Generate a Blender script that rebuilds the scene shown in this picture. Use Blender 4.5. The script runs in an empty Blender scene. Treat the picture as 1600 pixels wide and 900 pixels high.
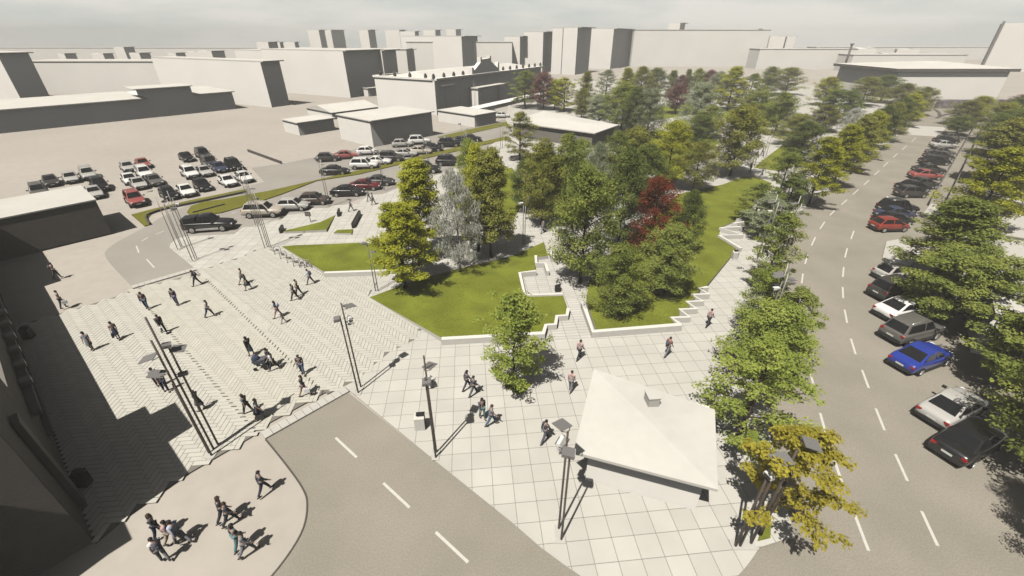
import bpy, bmesh, math, random
from math import sin, cos, radians, pi, atan2, hypot
from mathutils import Vector, Matrix, noise

random.seed(7)
sc = bpy.context.scene
col = sc.collection

# ------------------------------------------------------------------ camera model (metres; 1 paving tile = 1 m)
CAMH = 18.95
F = 674.0
PT = math.atan(395.0 / F)
SP, CP = sin(PT), cos(PT)

def at(px, py, z=0.0):
    """survey helper: a pixel of the 1600x900 photograph -> the place where it meets the level z"""
    u = (px - 800) / F; v = -(py - 450) / F
    d = (u, CP + v * SP, -SP + v * CP)
    t = (z - CAMH) / d[2]
    return Vector((d[0] * t, d[1] * t, z))

def project(p):
    z = p[2] - CAMH
    up = p[1] * SP + z * CP; fw = p[1] * CP - z * SP
    return 800 + F * p[0] / fw, 450 - F * up / fw

def depth(p):
    return p[1] * CP - (p[2] - CAMH) * SP

def height_to(p, ytop):
    lo, hi = 0.0, min(80.0, CAMH + p[1] * CP / SP * .93)
    for _ in range(50):
        m = (lo + hi) / 2
        if project((p[0], p[1], m))[1] > ytop: lo = m
        else: hi = m
    return lo

cam = bpy.data.cameras.new('camera')
cam.sensor_width = 36; cam.lens = 36 * F / 1600
cam.clip_start = 0.1; cam.clip_end = 6000
camo = bpy.data.objects.new('camera', cam); col.objects.link(camo)
camo.location = (0, 0, CAMH); camo.rotation_euler = (pi / 2 - PT, 0, 0)
sc.camera = camo
cam.dof.use_dof = True; cam.dof.focus_distance = 37.0; cam.dof.aperture_fstop = 0.30

# ------------------------------------------------------------------ light
SUN_EL = 60.5; SHADOW_AZ = 59.0
sd = Vector((cos(radians(SHADOW_AZ)) * cos(radians(SUN_EL)), sin(radians(SHADOW_AZ)) * cos(radians(SUN_EL)), -sin(radians(SUN_EL))))
sl = bpy.data.lights.new('sun', 'SUN'); sl.energy = 4.6; sl.angle = radians(0.5); sl.color = (1.0, 0.95, 0.87)
so = bpy.data.objects.new('sun', sl); col.objects.link(so)
so.rotation_euler = sd.to_track_quat('-Z', 'Y').to_euler()
so.location = (-30, -50, 90)

w = bpy.data.worlds.new('World'); sc.world = w; w.use_nodes = True
nt = w.node_tree; nt.nodes.clear()
N = nt.nodes.new; Lk = nt.links.new
out = N('ShaderNodeOutputWorld'); bg = N('ShaderNodeBackground'); bg.inputs['Strength'].default_value = 0.05
sky = N('ShaderNodeTexSky'); sky.sky_type = 'NISHITA'; sky.sun_disc = False
sky.sun_elevation = radians(SUN_EL)
sky.sun_rotation = atan2(-sd.x, -sd.y)       # measured from +Y, clockwise
sky.air_density = 1.0; sky.dust_density = 2.5; sky.ozone_density = 0.6
tc = N('ShaderNodeTexCoord'); mp = N('ShaderNodeMapping'); mp.inputs['Scale'].default_value = (2.2, 2.2, 11.0)
nz = N('ShaderNodeTexNoise'); nz.inputs['Scale'].default_value = 1.5; nz.inputs['Detail'].default_value = 8; nz.inputs['Roughness'].default_value = 0.55
rp = N('ShaderNodeValToRGB'); rp.color_ramp.elements[0].position = 0.42; rp.color_ramp.elements[1].position = 0.60
haze = N('ShaderNodeMixRGB'); haze.inputs['Color1'].default_value = (10.6, 11.1, 10.5, 1); haze.inputs['Color2'].default_value = (13.6, 13.3, 12.3, 1)
sep = N('ShaderNodeSeparateXYZ'); el = N('ShaderNodeMapRange')      # hazy, cloud-streaked band low over the horizon, clear sky higher up
el.inputs['From Min'].default_value = 0.06; el.inputs['From Max'].default_value = 0.12; el.inputs['To Min'].default_value = 1.0; el.inputs['To Max'].default_value = 0.0
mx = N('ShaderNodeMixRGB'); ds = N('ShaderNodeHueSaturation'); ds.inputs['Saturation'].default_value = 0.12; ds.inputs['Value'].default_value = 0.5
Lk(tc.outputs['Generated'], mp.inputs['Vector']); Lk(mp.outputs['Vector'], nz.inputs['Vector'])
Lk(nz.outputs['Fac'], rp.inputs['Fac']); Lk(rp.outputs['Color'], haze.inputs['Fac'])
Lk(tc.outputs['Generated'], sep.inputs[0]); Lk(sep.outputs['Z'], el.inputs['Value']); Lk(el.outputs['Result'], mx.inputs['Fac'])
Lk(sky.outputs['Color'], ds.inputs['Color']); Lk(ds.outputs['Color'], mx.inputs['Color1']); Lk(haze.outputs['Color'], mx.inputs['Color2']); Lk(mx.outputs['Color'], bg.inputs['Color'])
Lk(bg.outputs['Background'], out.inputs['Surface'])

vs = sc.view_settings
vs.view_transform = 'Standard'; vs.look = 'None'; vs.exposure = 0.22; vs.gamma = 1.0; vs.use_curve_mapping = False
sc.cycles.max_bounces = 4; sc.cycles.diffuse_bounces = 0; sc.cycles.transmission_bounces = 3; sc.cycles.glossy_bounces = 2
sc.cycles.use_denoising = True

# ------------------------------------------------------------------ materials
def mat(name, c, rough=0.8, spec=0.3, var=0.0, vscale=3.0, bump=0.0, bscale=20.0, metal=0.0, coat=0.0, var2=0.0, v2scale=0.15, island=0.0, trans=0.0):
    m = bpy.data.materials.new(name); m.use_nodes = True
    t = m.node_tree; n = t.nodes; l = t.links
    b = n['Principled BSDF']
    b.inputs['Base Color'].default_value = (*c, 1); b.inputs['Roughness'].default_value = rough
    b.inputs['Specular IOR Level'].default_value = spec; b.inputs['Metallic'].default_value = metal
    b.inputs['Coat Weight'].default_value = coat
    fac = None
    tcn = n.new('ShaderNodeTexCoord')
    def noisefac(scale, amt, detail=5):
        q = n.new('ShaderNodeTexNoise'); q.inputs['Scale'].default_value = scale; q.inputs['Detail'].default_value = detail
        l.new(tcn.outputs['Object'], q.inputs['Vector'])
        r = n.new('ShaderNodeMapRange'); r.inputs['From Min'].default_value = 0.3; r.inputs['From Max'].default_value = 0.7
        r.inputs['To Min'].default_value = 1 - amt; r.inputs['To Max'].default_value = 1 + amt
        l.new(q.outputs['Fac'], r.inputs['Value']); return r.outputs['Result']
    facs = []
    if var: facs.append(noisefac(vscale, var))
    if var2: facs.append(noisefac(v2scale, var2, 3))
    if island:
        g = n.new('ShaderNodeNewGeometry'); r = n.new('ShaderNodeMapRange')
        r.inputs['To Min'].default_value = 1 - island; r.inputs['To Max'].default_value = 1 + island
        l.new(g.outputs['Random Per Island'], r.inputs['Value']); facs.append(r.outputs['Result'])
    if facs:
        f = facs[0]
        for g in facs[1:]:
            mm = n.new('ShaderNodeMath'); mm.operation = 'MULTIPLY'; l.new(f, mm.inputs[0]); l.new(g, mm.inputs[1]); f = mm.outputs[0]
        vm = n.new('ShaderNodeVectorMath'); vm.operation = 'SCALE'; vm.inputs[0].default_value = c
        l.new(f, vm.inputs['Scale']); l.new(vm.outputs['Vector'], b.inputs['Base Color'])
    if bump:
        q = n.new('ShaderNodeTexNoise'); q.inputs['Scale'].default_value = bscale; q.inputs['Detail'].default_value = 4
        l.new(tcn.outputs['Object'], q.inputs['Vector'])
        bp = n.new('ShaderNodeBump'); bp.inputs['Strength'].default_value = bump; bp.inputs['Distance'].default_value = 0.02
        l.new(q.outputs['Fac'], bp.inputs['Height']); l.new(bp.outputs['Normal'], b.inputs['Normal'])
    return m

def leafmat(name, c1, c2, trans=0.5):
    """leaves: each leaf its own tint between two colours, plus tint drifting from bough to bough; part of the light passes through"""
    m = bpy.data.materials.new(name); m.use_nodes = True
    t = m.node_tree; n = t.nodes; l = t.links
    b = n['Principled BSDF']; b.inputs['Roughness'].default_value = 0.55; b.inputs['Specular IOR Level'].default_value = 0.25
    g = n.new('ShaderNodeNewGeometry'); tcn = n.new('ShaderNodeTexCoord')
    q = n.new('ShaderNodeTexNoise'); q.inputs['Scale'].default_value = 0.55; q.inputs['Detail'].default_value = 2
    l.new(tcn.outputs['Object'], q.inputs['Vector'])
    r = n.new('ShaderNodeMapRange'); r.inputs['From Min'].default_value = 0.35; r.inputs['From Max'].default_value = 0.65
    l.new(q.outputs['Fac'], r.inputs['Value'])
    a = n.new('ShaderNodeMath'); a.operation = 'MULTIPLY_ADD'; a.inputs[1].default_value = 0.5
    l.new(g.outputs['Random Per Island'], a.inputs[0])
    h = n.new('ShaderNodeMath'); h.operation = 'MULTIPLY'; h.inputs[1].default_value = 0.5
    l.new(r.outputs['Result'], h.inputs[0]); l.new(h.outputs[0], a.inputs[2])
    mixc = n.new('ShaderNodeMixRGB'); mixc.inputs['Color1'].default_value = (*c1, 1); mixc.inputs['Color2'].default_value = (*c2, 1)
    l.new(a.outputs[0], mixc.inputs['Fac']); l.new(mixc.outputs['Color'], b.inputs['Base Color'])
    tr = n.new('ShaderNodeBsdfTranslucent'); l.new(mixc.outputs['Color'], tr.inputs['Color'])
    ms = n.new('ShaderNodeMixShader'); ms.inputs['Fac'].default_value = trans
    l.new(b.outputs['BSDF'], ms.inputs[1]); l.new(tr.outputs['BSDF'], ms.inputs[2])
    l.new(ms.outputs['Shader'], n['Material Output'].inputs['Surface'])
    return m

def tilemat(name, c, ang, ox, oy, sx, sy, line=0.028, dark=0.42, var=0.05, rough=0.6):
    """paving slabs: a rotated grid of thin joints, each slab a slightly different tone"""
    m = bpy.data.materials.new(name); m.use_nodes = True
    t = m.node_tree; n = t.nodes; l = t.links; b = n['Principled BSDF']
    b.inputs['Roughness'].default_value = rough; b.inputs['Specular IOR Level'].default_value = 0.3
    tcn = n.new('ShaderNodeTexCoord'); mpn = n.new('ShaderNodeMapping'); mpn.vector_type = 'TEXTURE'
    mpn.inputs['Location'].default_value = (ox, oy, 0); mpn.inputs['Rotation'].default_value = (0, 0, ang); mpn.inputs['Scale'].default_value = (sx, sy, 1)
    l.new(tcn.outputs['Object'], mpn.inputs['Vector'])
    sep = n.new('ShaderNodeSeparateXYZ'); l.new(mpn.outputs['Vector'], sep.inputs[0])
    masks = []
    for ax, s in (('X', sx), ('Y', sy)):
        fr = n.new('ShaderNodeMath'); fr.operation = 'FRACT'; l.new(sep.outputs[ax], fr.inputs[0])
        su = n.new('ShaderNodeMath'); su.operation = 'SUBTRACT'; su.inputs[1].default_value = 0.5; l.new(fr.outputs[0], su.inputs[0])
        ab = n.new('ShaderNodeMath'); ab.operation = 'ABSOLUTE'; l.new(su.outputs[0], ab.inputs[0])
        gt = n.new('ShaderNodeMath'); gt.operation = 'GREATER_THAN'; gt.inputs[1].default_value = 0.5 - line / s / 2; l.new(ab.outputs[0], gt.inputs[0])
        masks.append(gt.outputs[0])
    mxm = n.new('ShaderNodeMath'); mxm.operation = 'MAXIMUM'; l.new(masks[0], mxm.inputs[0]); l.new(masks[1], mxm.inputs[1])
    fl = n.new('ShaderNodeVectorMath'); fl.operation = 'FLOOR'; l.new(mpn.outputs['Vector'], fl.inputs[0])
    wn = n.new('ShaderNodeTexWhiteNoise'); l.new(fl.outputs['Vector'], wn.inputs['Vector'])
    r = n.new('ShaderNodeMapRange'); r.inputs['To Min'].default_value = 1 - var; r.inputs['To Max'].default_value = 1 + var
    l.new(wn.outputs['Value'], r.inputs['Value'])
    q = n.new('ShaderNodeTexNoise'); q.inputs['Scale'].default_value = 0.5; q.inputs['Detail'].default_value = 8; l.new(tcn.outputs['Object'], q.inputs['Vector'])
    r2 = n.new('ShaderNodeMapRange'); r2.inputs['From Min'].default_value = .3; r2.inputs['From Max'].default_value = .7; r2.inputs['To Min'].default_value = .94; r2.inputs['To Max'].default_value = 1.05
    l.new(q.outputs['Fac'], r2.inputs['Value'])
    mu = n.new('ShaderNodeMath'); mu.operation = 'MULTIPLY'; l.new(r.outputs[0], mu.inputs[0]); l.new(r2.outputs[0], mu.inputs[1])
    vm = n.new('ShaderNodeVectorMath'); vm.operation = 'SCALE'; vm.inputs[0].default_value = c; l.new(mu.outputs[0], vm.inputs['Scale'])
    mc = n.new('ShaderNodeMixRGB'); l.new(mxm.outputs[0], mc.inputs['Fac']); l.new(vm.outputs['Vector'], mc.inputs['Color1'])
    mc.inputs['Color2'].default_value = (c[0] * dark, c[1] * dark, c[2] * dark, 1)
    l.new(mc.outputs['Color'], b.inputs['Base Color'])
    return m

GA = radians(5.48); GO = (-3.117, 15.017)
M = {}
M['ground'] = mat('pale concrete ground', (.425, .39, .345), .85, .2, var=.05, vscale=.9, var2=.06, v2scale=.05, bump=.1, bscale=6)
M['asphalt'] = mat('worn pale asphalt', (0.287, 0.262, 0.218), .85, .25, var=.16, vscale=16, var2=.10, v2scale=.22, bump=.35, bscale=45)
M['street'] = mat('grey street asphalt', (0.320, 0.300, 0.268), .85, .25, var=.07, vscale=9, var2=.06, v2scale=.2, bump=.2, bscale=30)
M['paint'] = mat('white road paint', (0.592, 0.576, 0.528), .7, .3, var=.06, vscale=6)
M['tiles'] = tilemat('square paving slabs', (0.532, 0.516, 0.468), GA, GO[0], GO[1], 1, 1)
M['tread'] = tilemat('narrow paving slabs', (0.544, 0.528, 0.488), GA, GO[0], GO[1], 1, 0.34, line=.03)
M['brick'] = mat('herringbone pavers', (0.524, 0.508, 0.452), .7, .3, island=.045, var=.03, vscale=1.2)
M['brick_mid'] = mat('warm herringbone pavers', (0.520, 0.504, 0.436), .7, .3, island=.045, var=.03, vscale=1.2)
M['joint'] = mat('dark paving joints', (.20, .188, .165), .95, .1)
M['kerb'] = mat('pale kerb stone', (0.496, 0.480, 0.440), .75, .3, var=.05, vscale=4)
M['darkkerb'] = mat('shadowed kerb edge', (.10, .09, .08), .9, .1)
M['white'] = mat('white rendered concrete', (.57, .555, .51), .75, .3, var=.03, vscale=2, var2=.04, v2scale=.3)
M['planter'] = mat('white planter concrete', (.70, .68, .625), .75, .3, var=.04, vscale=2.5)
M['wall'] = mat('pale plaster', (.90, .87, .81), .85, .2, var=.03, vscale=.6)
M['city_roof'] = mat('pale gravel roof', (.62, .60, .555), .9, .15, var=.05, vscale=.2)
M['city'] = mat('pale city plaster', (.92, .89, .83), .9, .15, var=.03, vscale=.08)
M['clad'] = mat('grey brown cladding', (.20, .185, .165), .7, .3, var=.05, vscale=1.5)  # wall tone; on the flat building it also holds side shade
M['roofdark'] = mat('dark roof edge', (.10, .09, .085), .8, .2)
M['grass'] = mat('mown lawn', (.160, .182, .022), .9, .1, var=.24, vscale=9, var2=.20, v2scale=.45, bump=.9, bscale=26)
M['grass_dry'] = mat('verge grass', (0.152, 0.148, 0.024), .9, .1, var=.2, vscale=6, var2=.1, v2scale=.4, bump=.7, bscale=30)
M['steel'] = mat('brown painted steel', (.075, .058, .048), .45, .5)
M['greysteel'] = mat('grey galvanised steel', (.26, .25, .23), .4, .5, metal=.3)
M['panel'] = mat('grey reflector panel', (.19, .185, .18), .35, .5)
M['lampwhite'] = mat('white lamp housing', (.80, .79, .76), .4, .5)
M['black'] = mat('black panel', (.02, .019, .018), .5, .4)
M['bark'] = mat('bark', (.085, .065, .05), .95, .1, var=.3, vscale=5, bump=.6, bscale=12)
M['palebark'] = mat('pale bark', (.20, .18, .15), .95, .1, var=.3, vscale=5, bump=.5, bscale=12)
M['stone'] = mat('mottled stone', (.22, .20, .20), .9, .2, var=.65, vscale=.8)
M['glass'] = mat('dark car glass', (.012, .013, .015), .06, .6)
M['tyre'] = mat('tyre rubber', (.018, .018, .018), .85, .2)
M['rim'] = mat('alloy rim', (.55, .55, .54), .3, .5, metal=.8)
M['headlight'] = mat('headlight glass', (.75, .76, .78), .1, .6)
M['taillight'] = mat('tail light red', (.35, .012, .012), .2, .5)
M['plate'] = mat('number plate', (.7, .7, .66), .5, .3)
M['trim'] = mat('black plastic trim', (.03, .03, .03), .6, .3)
M['chrome'] = mat('silver trim', (.62, .61, .59), .25, .5, metal=.6)
PAINT = {k: mat(k + ' car paint', c, .28, .5, coat=.6) for k, c in {
    'black': (.012, .012, .013), 'charcoal': (.05, .048, .045), 'grey': (.13, .125, .115), 'silver': (.48, .47, .44),
    'white': (.80, .79, .76), 'red': (0.34, 0.09, 0.08), 'dark red': (.13, .01, .014), 'navy': (0.045, 0.055, 0.1), 'blue': (.02, .045, .30), 'orange red': (.27, .035, .02),
    'beige': (.52, .47, .39), 'brown': (.075, .055, .045)}.items()}
FAB = {k: mat(k + ' cloth', c, .85, .15, var=.12, vscale=14) for k, c in {
    'black': (0.05, 0.056, 0.072), 'navy': (0.045, 0.055, 0.1), 'jeans': (0.1, 0.15, 0.24), 'grey': (0.24, 0.25, 0.27), 'white': (.72, .71, .70),
    'pale pink': (.62, .46, .47), 'pink': (0.55, 0.38, 0.38), 'red': (0.34, 0.09, 0.08), 'charcoal': (0.1, 0.107, 0.13), 'pale blue': (.50, .55, .66),
    'teal': (0.1, 0.22, 0.24), 'dark green': (0.04, 0.06, 0.065), 'beige': (.50, .42, .34), 'violet': (0.16, 0.15, 0.24)}.items()}
SKIN = mat('skin', (.42, .28, .22), .6, .3)
HAIR = {'black': mat('black hair', (.012, .010, .010), .6, .3), 'brown': mat('brown hair', (.05, .03, .02), .6, .3)}
EYE = mat('eye', (.02, .02, .02), .3, .4)
SHOE = mat('dark shoe leather', (.03, .026, .024), .6, .3)
LEAF = {
    'yellow green': leafmat('yellow green leaves', (0.29, 0.32, 0.018), (0.66, 0.67, 0.07)),
    'mid green': leafmat('mid green leaves', (0.15, 0.205, 0.035), (0.47, 0.52, 0.12)),
    'dark green': leafmat('dark green leaves', (0.08, 0.12, 0.025), (0.28, 0.335, 0.08)),
    'olive': leafmat('olive leaves', (0.17, 0.19, 0.035), (0.47, 0.47, 0.1)),
    'bright green': leafmat('bright green leaves', (0.2, 0.28, 0.035), (0.55, 0.62, 0.14)),
    'silver': leafmat('silver leaves', (0.6, 0.62, 0.52), (0.86, 0.86, 0.78)),
    'grey green': leafmat('grey green leaves', (0.25, 0.29, 0.16), (0.54, 0.6, 0.38)),
    'red': leafmat('red leaves', (0.1, 0.055, 0.018), (0.46, 0.07, 0.035)),
    'plum': leafmat('plum leaves', (0.123, 0.048, 0.046), (0.342, 0.150, 0.137)),
    'golden': leafmat('golden leaves', (0.32, 0.27, 0.022), (0.6, 0.53, 0.07)),
}

# ------------------------------------------------------------------ mesh helpers
class MB:
    def __init__(s): s.v = []; s.f = []; s.m = []; s.sm = []
    def add(s, vs, fs, mi=0, smooth=False):
        o = len(s.v); s.v += [tuple(p) for p in vs]
        for f in fs: s.f.append([i + o for i in f]); s.m.append(mi); s.sm.append(smooth)
    def box(s, c, d, rz=0, mi=0, rot=None):
        x, y, z = d[0] / 2, d[1] / 2, d[2] / 2
        R = rot if rot is not None else Matrix.Rotation(rz, 3, 'Z')
        pts = [R @ Vector(p) + Vector(c) for p in ((-x, -y, -z), (x, -y, -z), (x, y, -z), (-x, y, -z), (-x, -y, z), (x, -y, z), (x, y, z), (-x, y, z))]
        s.add(pts, [(0, 3, 2, 1), (4, 5, 6, 7), (0, 1, 5, 4), (1, 2, 6, 5), (2, 3, 7, 6), (3, 0, 4, 7)], mi)
    def prism(s, top, dz, mi=0, mside=None):
        """top: list of 3-D points, ccw seen from above; sides drop by dz (or to absolute level when dz is a list)"""
        n = len(top); t = [Vector(p) for p in top]
        a = sum(t[i].x * t[(i + 1) % n].y - t[(i + 1) % n].x * t[i].y for i in range(n))
        if a < 0: t.reverse()
        b = [Vector((p.x, p.y, p.z - dz)) for p in t]
        s.add(t + b, [tuple(range(n))], mi)
        o = len(s.v) - 2 * n
        for i in range(n):
            j = (i + 1) % n
            s.f.append([o + j, o + i, o + n + i, o + n + j]); s.m.append(mi if mside is None else mside); s.sm.append(False)
    def tube(s, p0, p1, r0, r1=None, n=8, mi=0, cap=True):
        r1 = r0 if r1 is None else r1
        p0 = Vector(p0); p1 = Vector(p1); d = (p1 - p0)
        if d.length < 1e-6: return
        d.normalize(); a = d.orthogonal().normalized(); b = d.cross(a)
        vs = []
        for p, r in ((p0, r0), (p1, r1)):
            for k in range(n): vs.append(p + a * (r * cos(2 * pi * k / n)) + b * (r * sin(2 * pi * k / n)))
        fs = [(k, (k + 1) % n, n + (k + 1) % n, n + k) for k in range(n)]
        s.add(vs, fs, mi, n > 4)
        if cap:
            o = len(s.v) - 2 * n
            s.f.append([o + k for k in range(n)][::-1]); s.m.append(mi); s.sm.append(False)
            s.f.append([o + n + k for k in range(n)]); s.m.append(mi); s.sm.append(False)
    def path(s, pts, rs, n=7, mi=0):
        for i in range(len(pts) - 1): s.tube(pts[i], pts[i + 1], rs[i], rs[i + 1], n, mi, cap=(i in (0, len(pts) - 2)))
    def ball(s, c, r, n=8, mi=0):
        r = (r, r, r) if not hasattr(r, '__len__') else r
        vs = [(c[0], c[1], c[2] - r[2])]; m = n // 2 + 1
        for i in range(1, m):
            ph = -pi / 2 + pi * i / m
            for k in range(n): vs.append((c[0] + r[0] * cos(ph) * cos(2 * pi * k / n), c[1] + r[1] * cos(ph) * sin(2 * pi * k / n), c[2] + r[2] * sin(ph)))
        vs.append((c[0], c[1], c[2] + r[2])); fs = []
        for k in range(n): fs.append((0, 1 + (k + 1) % n, 1 + k))
        for i in range(m - 2):
            for k in range(n): fs.append((1 + i * n + k, 1 + i * n + (k + 1) % n, 1 + (i + 1) * n + (k + 1) % n, 1 + (i + 1) * n + k))
        o = 1 + (m - 2) * n
        for k in range(n): fs.append((o + k, o + (k + 1) % n, o + n))
        s.add(vs, fs, mi, True)
    def mesh(s, name, mats):
        me = bpy.data.meshes.new(name); me.from_pydata(s.v, [], s.f); me.validate(clean_customdata=False)
        for m_ in (mats if isinstance(mats, (list, tuple)) else [mats]): me.materials.append(m_)
        if len(me.polygons) == len(s.f):
            me.polygons.foreach_set('material_index', s.m); me.polygons.foreach_set('use_smooth', s.sm)
        me.update(); return me
    def build(s, name, mats, parent=None, loc=None):
        return link(name, s.mesh(name, mats), parent, loc)

def link(name, me, parent=None, loc=None):
    o = bpy.data.objects.new(name, me); col.objects.link(o)
    if parent: o.parent = parent
    if loc is not None: o.location = loc
    return o

def tag(o, label, cat, group=None):
    o['label'] = label; o['category'] = cat
    if group: o['group'] = group
    return o

def thing(name, label, cat, loc=(0, 0, 0), rz=0, group=None):
    o = bpy.data.objects.new(name, None); o.empty_display_size = .3; col.objects.link(o)
    o.location = loc; o.rotation_euler = (0, 0, rz)
    return tag(o, label, cat, group)

def struct(o, kind='structure'):
    o['kind'] = kind; return o

def copy_tree(o, parent=None):
    c = o.copy(); col.objects.link(c); c.parent = parent
    for ch in o.children: copy_tree(ch, c)
    return c

ORD = ['first', 'second', 'third', 'fourth', 'fifth', 'sixth', 'seventh', 'eighth', 'ninth', 'tenth', 'eleventh', 'twelfth', 'thirteenth', 'fourteenth',
       'fifteenth', 'sixteenth', 'seventeenth', 'eighteenth', 'nineteenth', 'twentieth', 'twenty-first', 'twenty-second', 'twenty-third', 'twenty-fourth',
       'twenty-fifth', 'twenty-sixth', 'twenty-seventh', 'twenty-eighth', 'twenty-ninth', 'thirtieth']
def ordn(i): return ORD[i] if i < len(ORD) else 'number %d' % (i + 1)

def P(pts, z=0.0): return [at(p[0], p[1], p[2] if len(p) > 2 else z) for p in pts]

# smooth a world polyline (Catmull-Rom)
def smooth(pts, k=6):
    pts = [Vector((p[0], p[1], 0)) for p in pts]; r = []
    for i in range(len(pts) - 1):
        p0 = pts[max(i - 1, 0)]; p1 = pts[i]; p2 = pts[i + 1]; p3 = pts[min(i + 2, len(pts) - 1)]
        for j in range(k):
            t = j / k
            r.append(0.5 * ((2 * p1) + (-p0 + p2) * t + (2 * p0 - 5 * p1 + 4 * p2 - p3) * t * t + (-p0 + 3 * p1 - 3 * p2 + p3) * t ** 3))
    r.append(pts[-1]); return r
def offset(poly, d):
    r = []
    for i, p in enumerate(poly):
        a = poly[max(i - 1, 0)]; b = poly[min(i + 1, len(poly) - 1)]
        t = (b - a).normalized(); r.append(Vector((p.x + t.y * d, p.y - t.x * d, 0)))   # + = right hand side
    return r
def ribbon(left, right, z):
    mb = MB(); n = len(left)
    mb.add([(p.x, p.y, z) for p in left] + [(p.x, p.y, z) for p in right], [(i, n + i, n + i + 1, i + 1) for i in range(n - 1)]); return mb
def arclen(poly):
    a = [0]
    for i in range(len(poly) - 1): a.append(a[-1] + (poly[i + 1] - poly[i]).length)
    return a
def along(poly, s):
    a = arclen(poly)
    for i in range(len(poly) - 1):
        if a[i + 1] >= s or i == len(poly) - 2:
            t = (s - a[i]) / (a[i + 1] - a[i]); d = (poly[i + 1] - poly[i]).normalized()
            return poly[i].lerp(poly[i + 1], t), d
def inpoly(x, y, poly):
    c = False; n = len(poly)
    for i in range(n):
        a = poly[i]; b = poly[i - 1]
        if (a[1] > y) != (b[1] > y) and x < (b[0] - a[0]) * (y - a[1]) / (b[1] - a[1]) + a[0]: c = not c
    return c

AX = radians(-39.4); U = Vector((cos(AX), sin(AX), 0)); V = Vector((-sin(AX), cos(AX), 0))     # near street axes
A3 = radians(62.0); D3 = Vector((cos(A3), sin(A3), 0)); E3 = Vector((-sin(A3), cos(A3), 0))   # tower blocks
A2 = radians(49.5); D2 = Vector((cos(A2), sin(A2), 0)); E2 = Vector((-sin(A2), cos(A2), 0))    # far building axes

# ================================================================== GROUND AND ROADS
mb = MB(); mb.add([(-1300, -120, 0), (1300, -120, 0), (1300, 900, 0), (-1300, 900, 0)], [(0, 1, 2, 3)])
struct(mb.build('ground', M['ground']))

# near street (from the bottom of the picture to the plaza)
near_left = smooth([at(415, 687), at(445, 724), at(472, 762), at(480, 790), at(470, 835), at(425, 900), at(360, 960)], 5)
mb = MB()
pts = [at(545, 614), at(415, 687)] + near_left[1:] + [at(330, 1100), at(1420, 1100), at(1300, 880), at(1235, 800)]
bot = smooth([at(845, 857), at(905, 900), at(965, 932), at(1050, 948), at(1120, 927), at(1160, 893), at(1186, 857)], 5)
pts += [at(1186, 857)] + list(reversed(bot))[1:] + [at(800, 817), at(679, 720)]
mb.prism([Vector((p.x, p.y, .004)) for p in pts], .004)
struct(mb.build('side_street', M['asphalt']))
# kerb step along its left side
def strip(name, pts, wd, z, m, dz=.05, closed=False):
    mb = MB(); pts = [Vector((p[0], p[1], 0)) for p in pts]
    l = offset(pts, -wd / 2); r = offset(pts, wd / 2); n = len(pts)
    for i in range(n - 1):
        mb.prism([(l[i].x, l[i].y, z), (r[i].x, r[i].y, z), (r[i + 1].x, r[i + 1].y, z), (l[i + 1].x, l[i + 1].y, z)], dz)
    return mb.build(name, m)
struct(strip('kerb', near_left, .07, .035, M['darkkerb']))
# far part of the same street beyond the plaza, bending to the car park
mb = MB()
ff = smooth([at(205, 447), at(165, 402), at(172, 386), at(198, 370), at(232, 352), at(250, 340)], 4)
pts = [at(305, 418)] + ff + [at(300, 318), at(385, 291), at(800, 191), at(830, 196), at(800, 207), at(700, 268), at(610, 300), at(575, 306), at(515, 328), at(440, 352), at(377, 360), at(365, 368), at(292, 371), at(272, 376), at(264, 384)]
mb.prism([Vector((p.x, p.y, .004)) for p in pts], .02)
struct(mb.build('parking_street', M['street']))
mb = MB(); mb.prism(P([(300, 318), (385, 291), (800, 191), (800, 183), (690, 207), (560, 232), (440, 256), (392, 238), (330, 290), (262, 318)], .002), .01)
struct(mb.build('car_park', M['ground']))
mb = MB(); mb.prism(P([(440, 256), (392, 262), (420, 292), (620, 246), (800, 200), (800, 184), (690, 209), (560, 232)], .006), .01)
struct(mb.build('parking_bays', M['street']))
# avenue on the right
DL = [(1346, 832), (1309, 735), (1286, 662), (1270, 598), (1258, 543), (1253.6, 502), (1251.6, 466), (1253.6, 435), (1260, 405), (1271, 377), (1285, 352), (1301, 332), (1319, 316), (1337, 300), (1354, 285), (1370, 270), (1384, 257), (1399, 243), (1413, 231), (1428, 218)]
DR = [(1452, 825), (1408, 730), (1375, 655), (1352, 592), (1333, 541), (1321.6, 494), (1317, 457), (1317.6, 425), (1322, 395), (1332, 367)]
laneL = smooth([(13.2, 4.0), (14.35, 7.6)] + [at(*q) for q in DL] + [(100, 112), (125, 137.5), (150, 163)], 6)
edgeL = offset(laneL, -2.9)
edgeR = offset(laneL, 11.5)
struct(ribbon(edgeL, edgeR, .008).build('avenue', M['asphalt']))
mb = MB()
def dashes(poly, s0, period, ln, smax):
    s = s0
    while s < smax:
        p, d = along(poly, s); n = Vector((-d.y, d.x, 0)) * .065
        a = p - d * ln / 2; b = p + d * ln / 2
        mb.add([(a + n)[:2] + (.013,), (a - n)[:2] + (.013,), (b - n)[:2] + (.013,), (b + n)[:2] + (.013,)], [(0, 1, 2, 3)]); s += period
for DD in (DL, DR):
    pc_ = [at(*q) for q in DD]
    for i, p in enumerate(pc_):
        a = pc_[max(i - 1, 0)]; b = pc_[min(i + 1, len(pc_) - 1)]; d = (b - a).normalized(); L2 = (b - a).length / (2 if 0 < i < len(pc_) - 1 else 1) * .25
        n = Vector((-d.y, d.x, 0)) * .065
        mb.add([(q.x, q.y, .013) for q in (p - d * L2 - n, p + d * L2 - n, p + d * L2 + n, p - d * L2 + n)], [(0, 1, 2, 3)])
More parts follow.
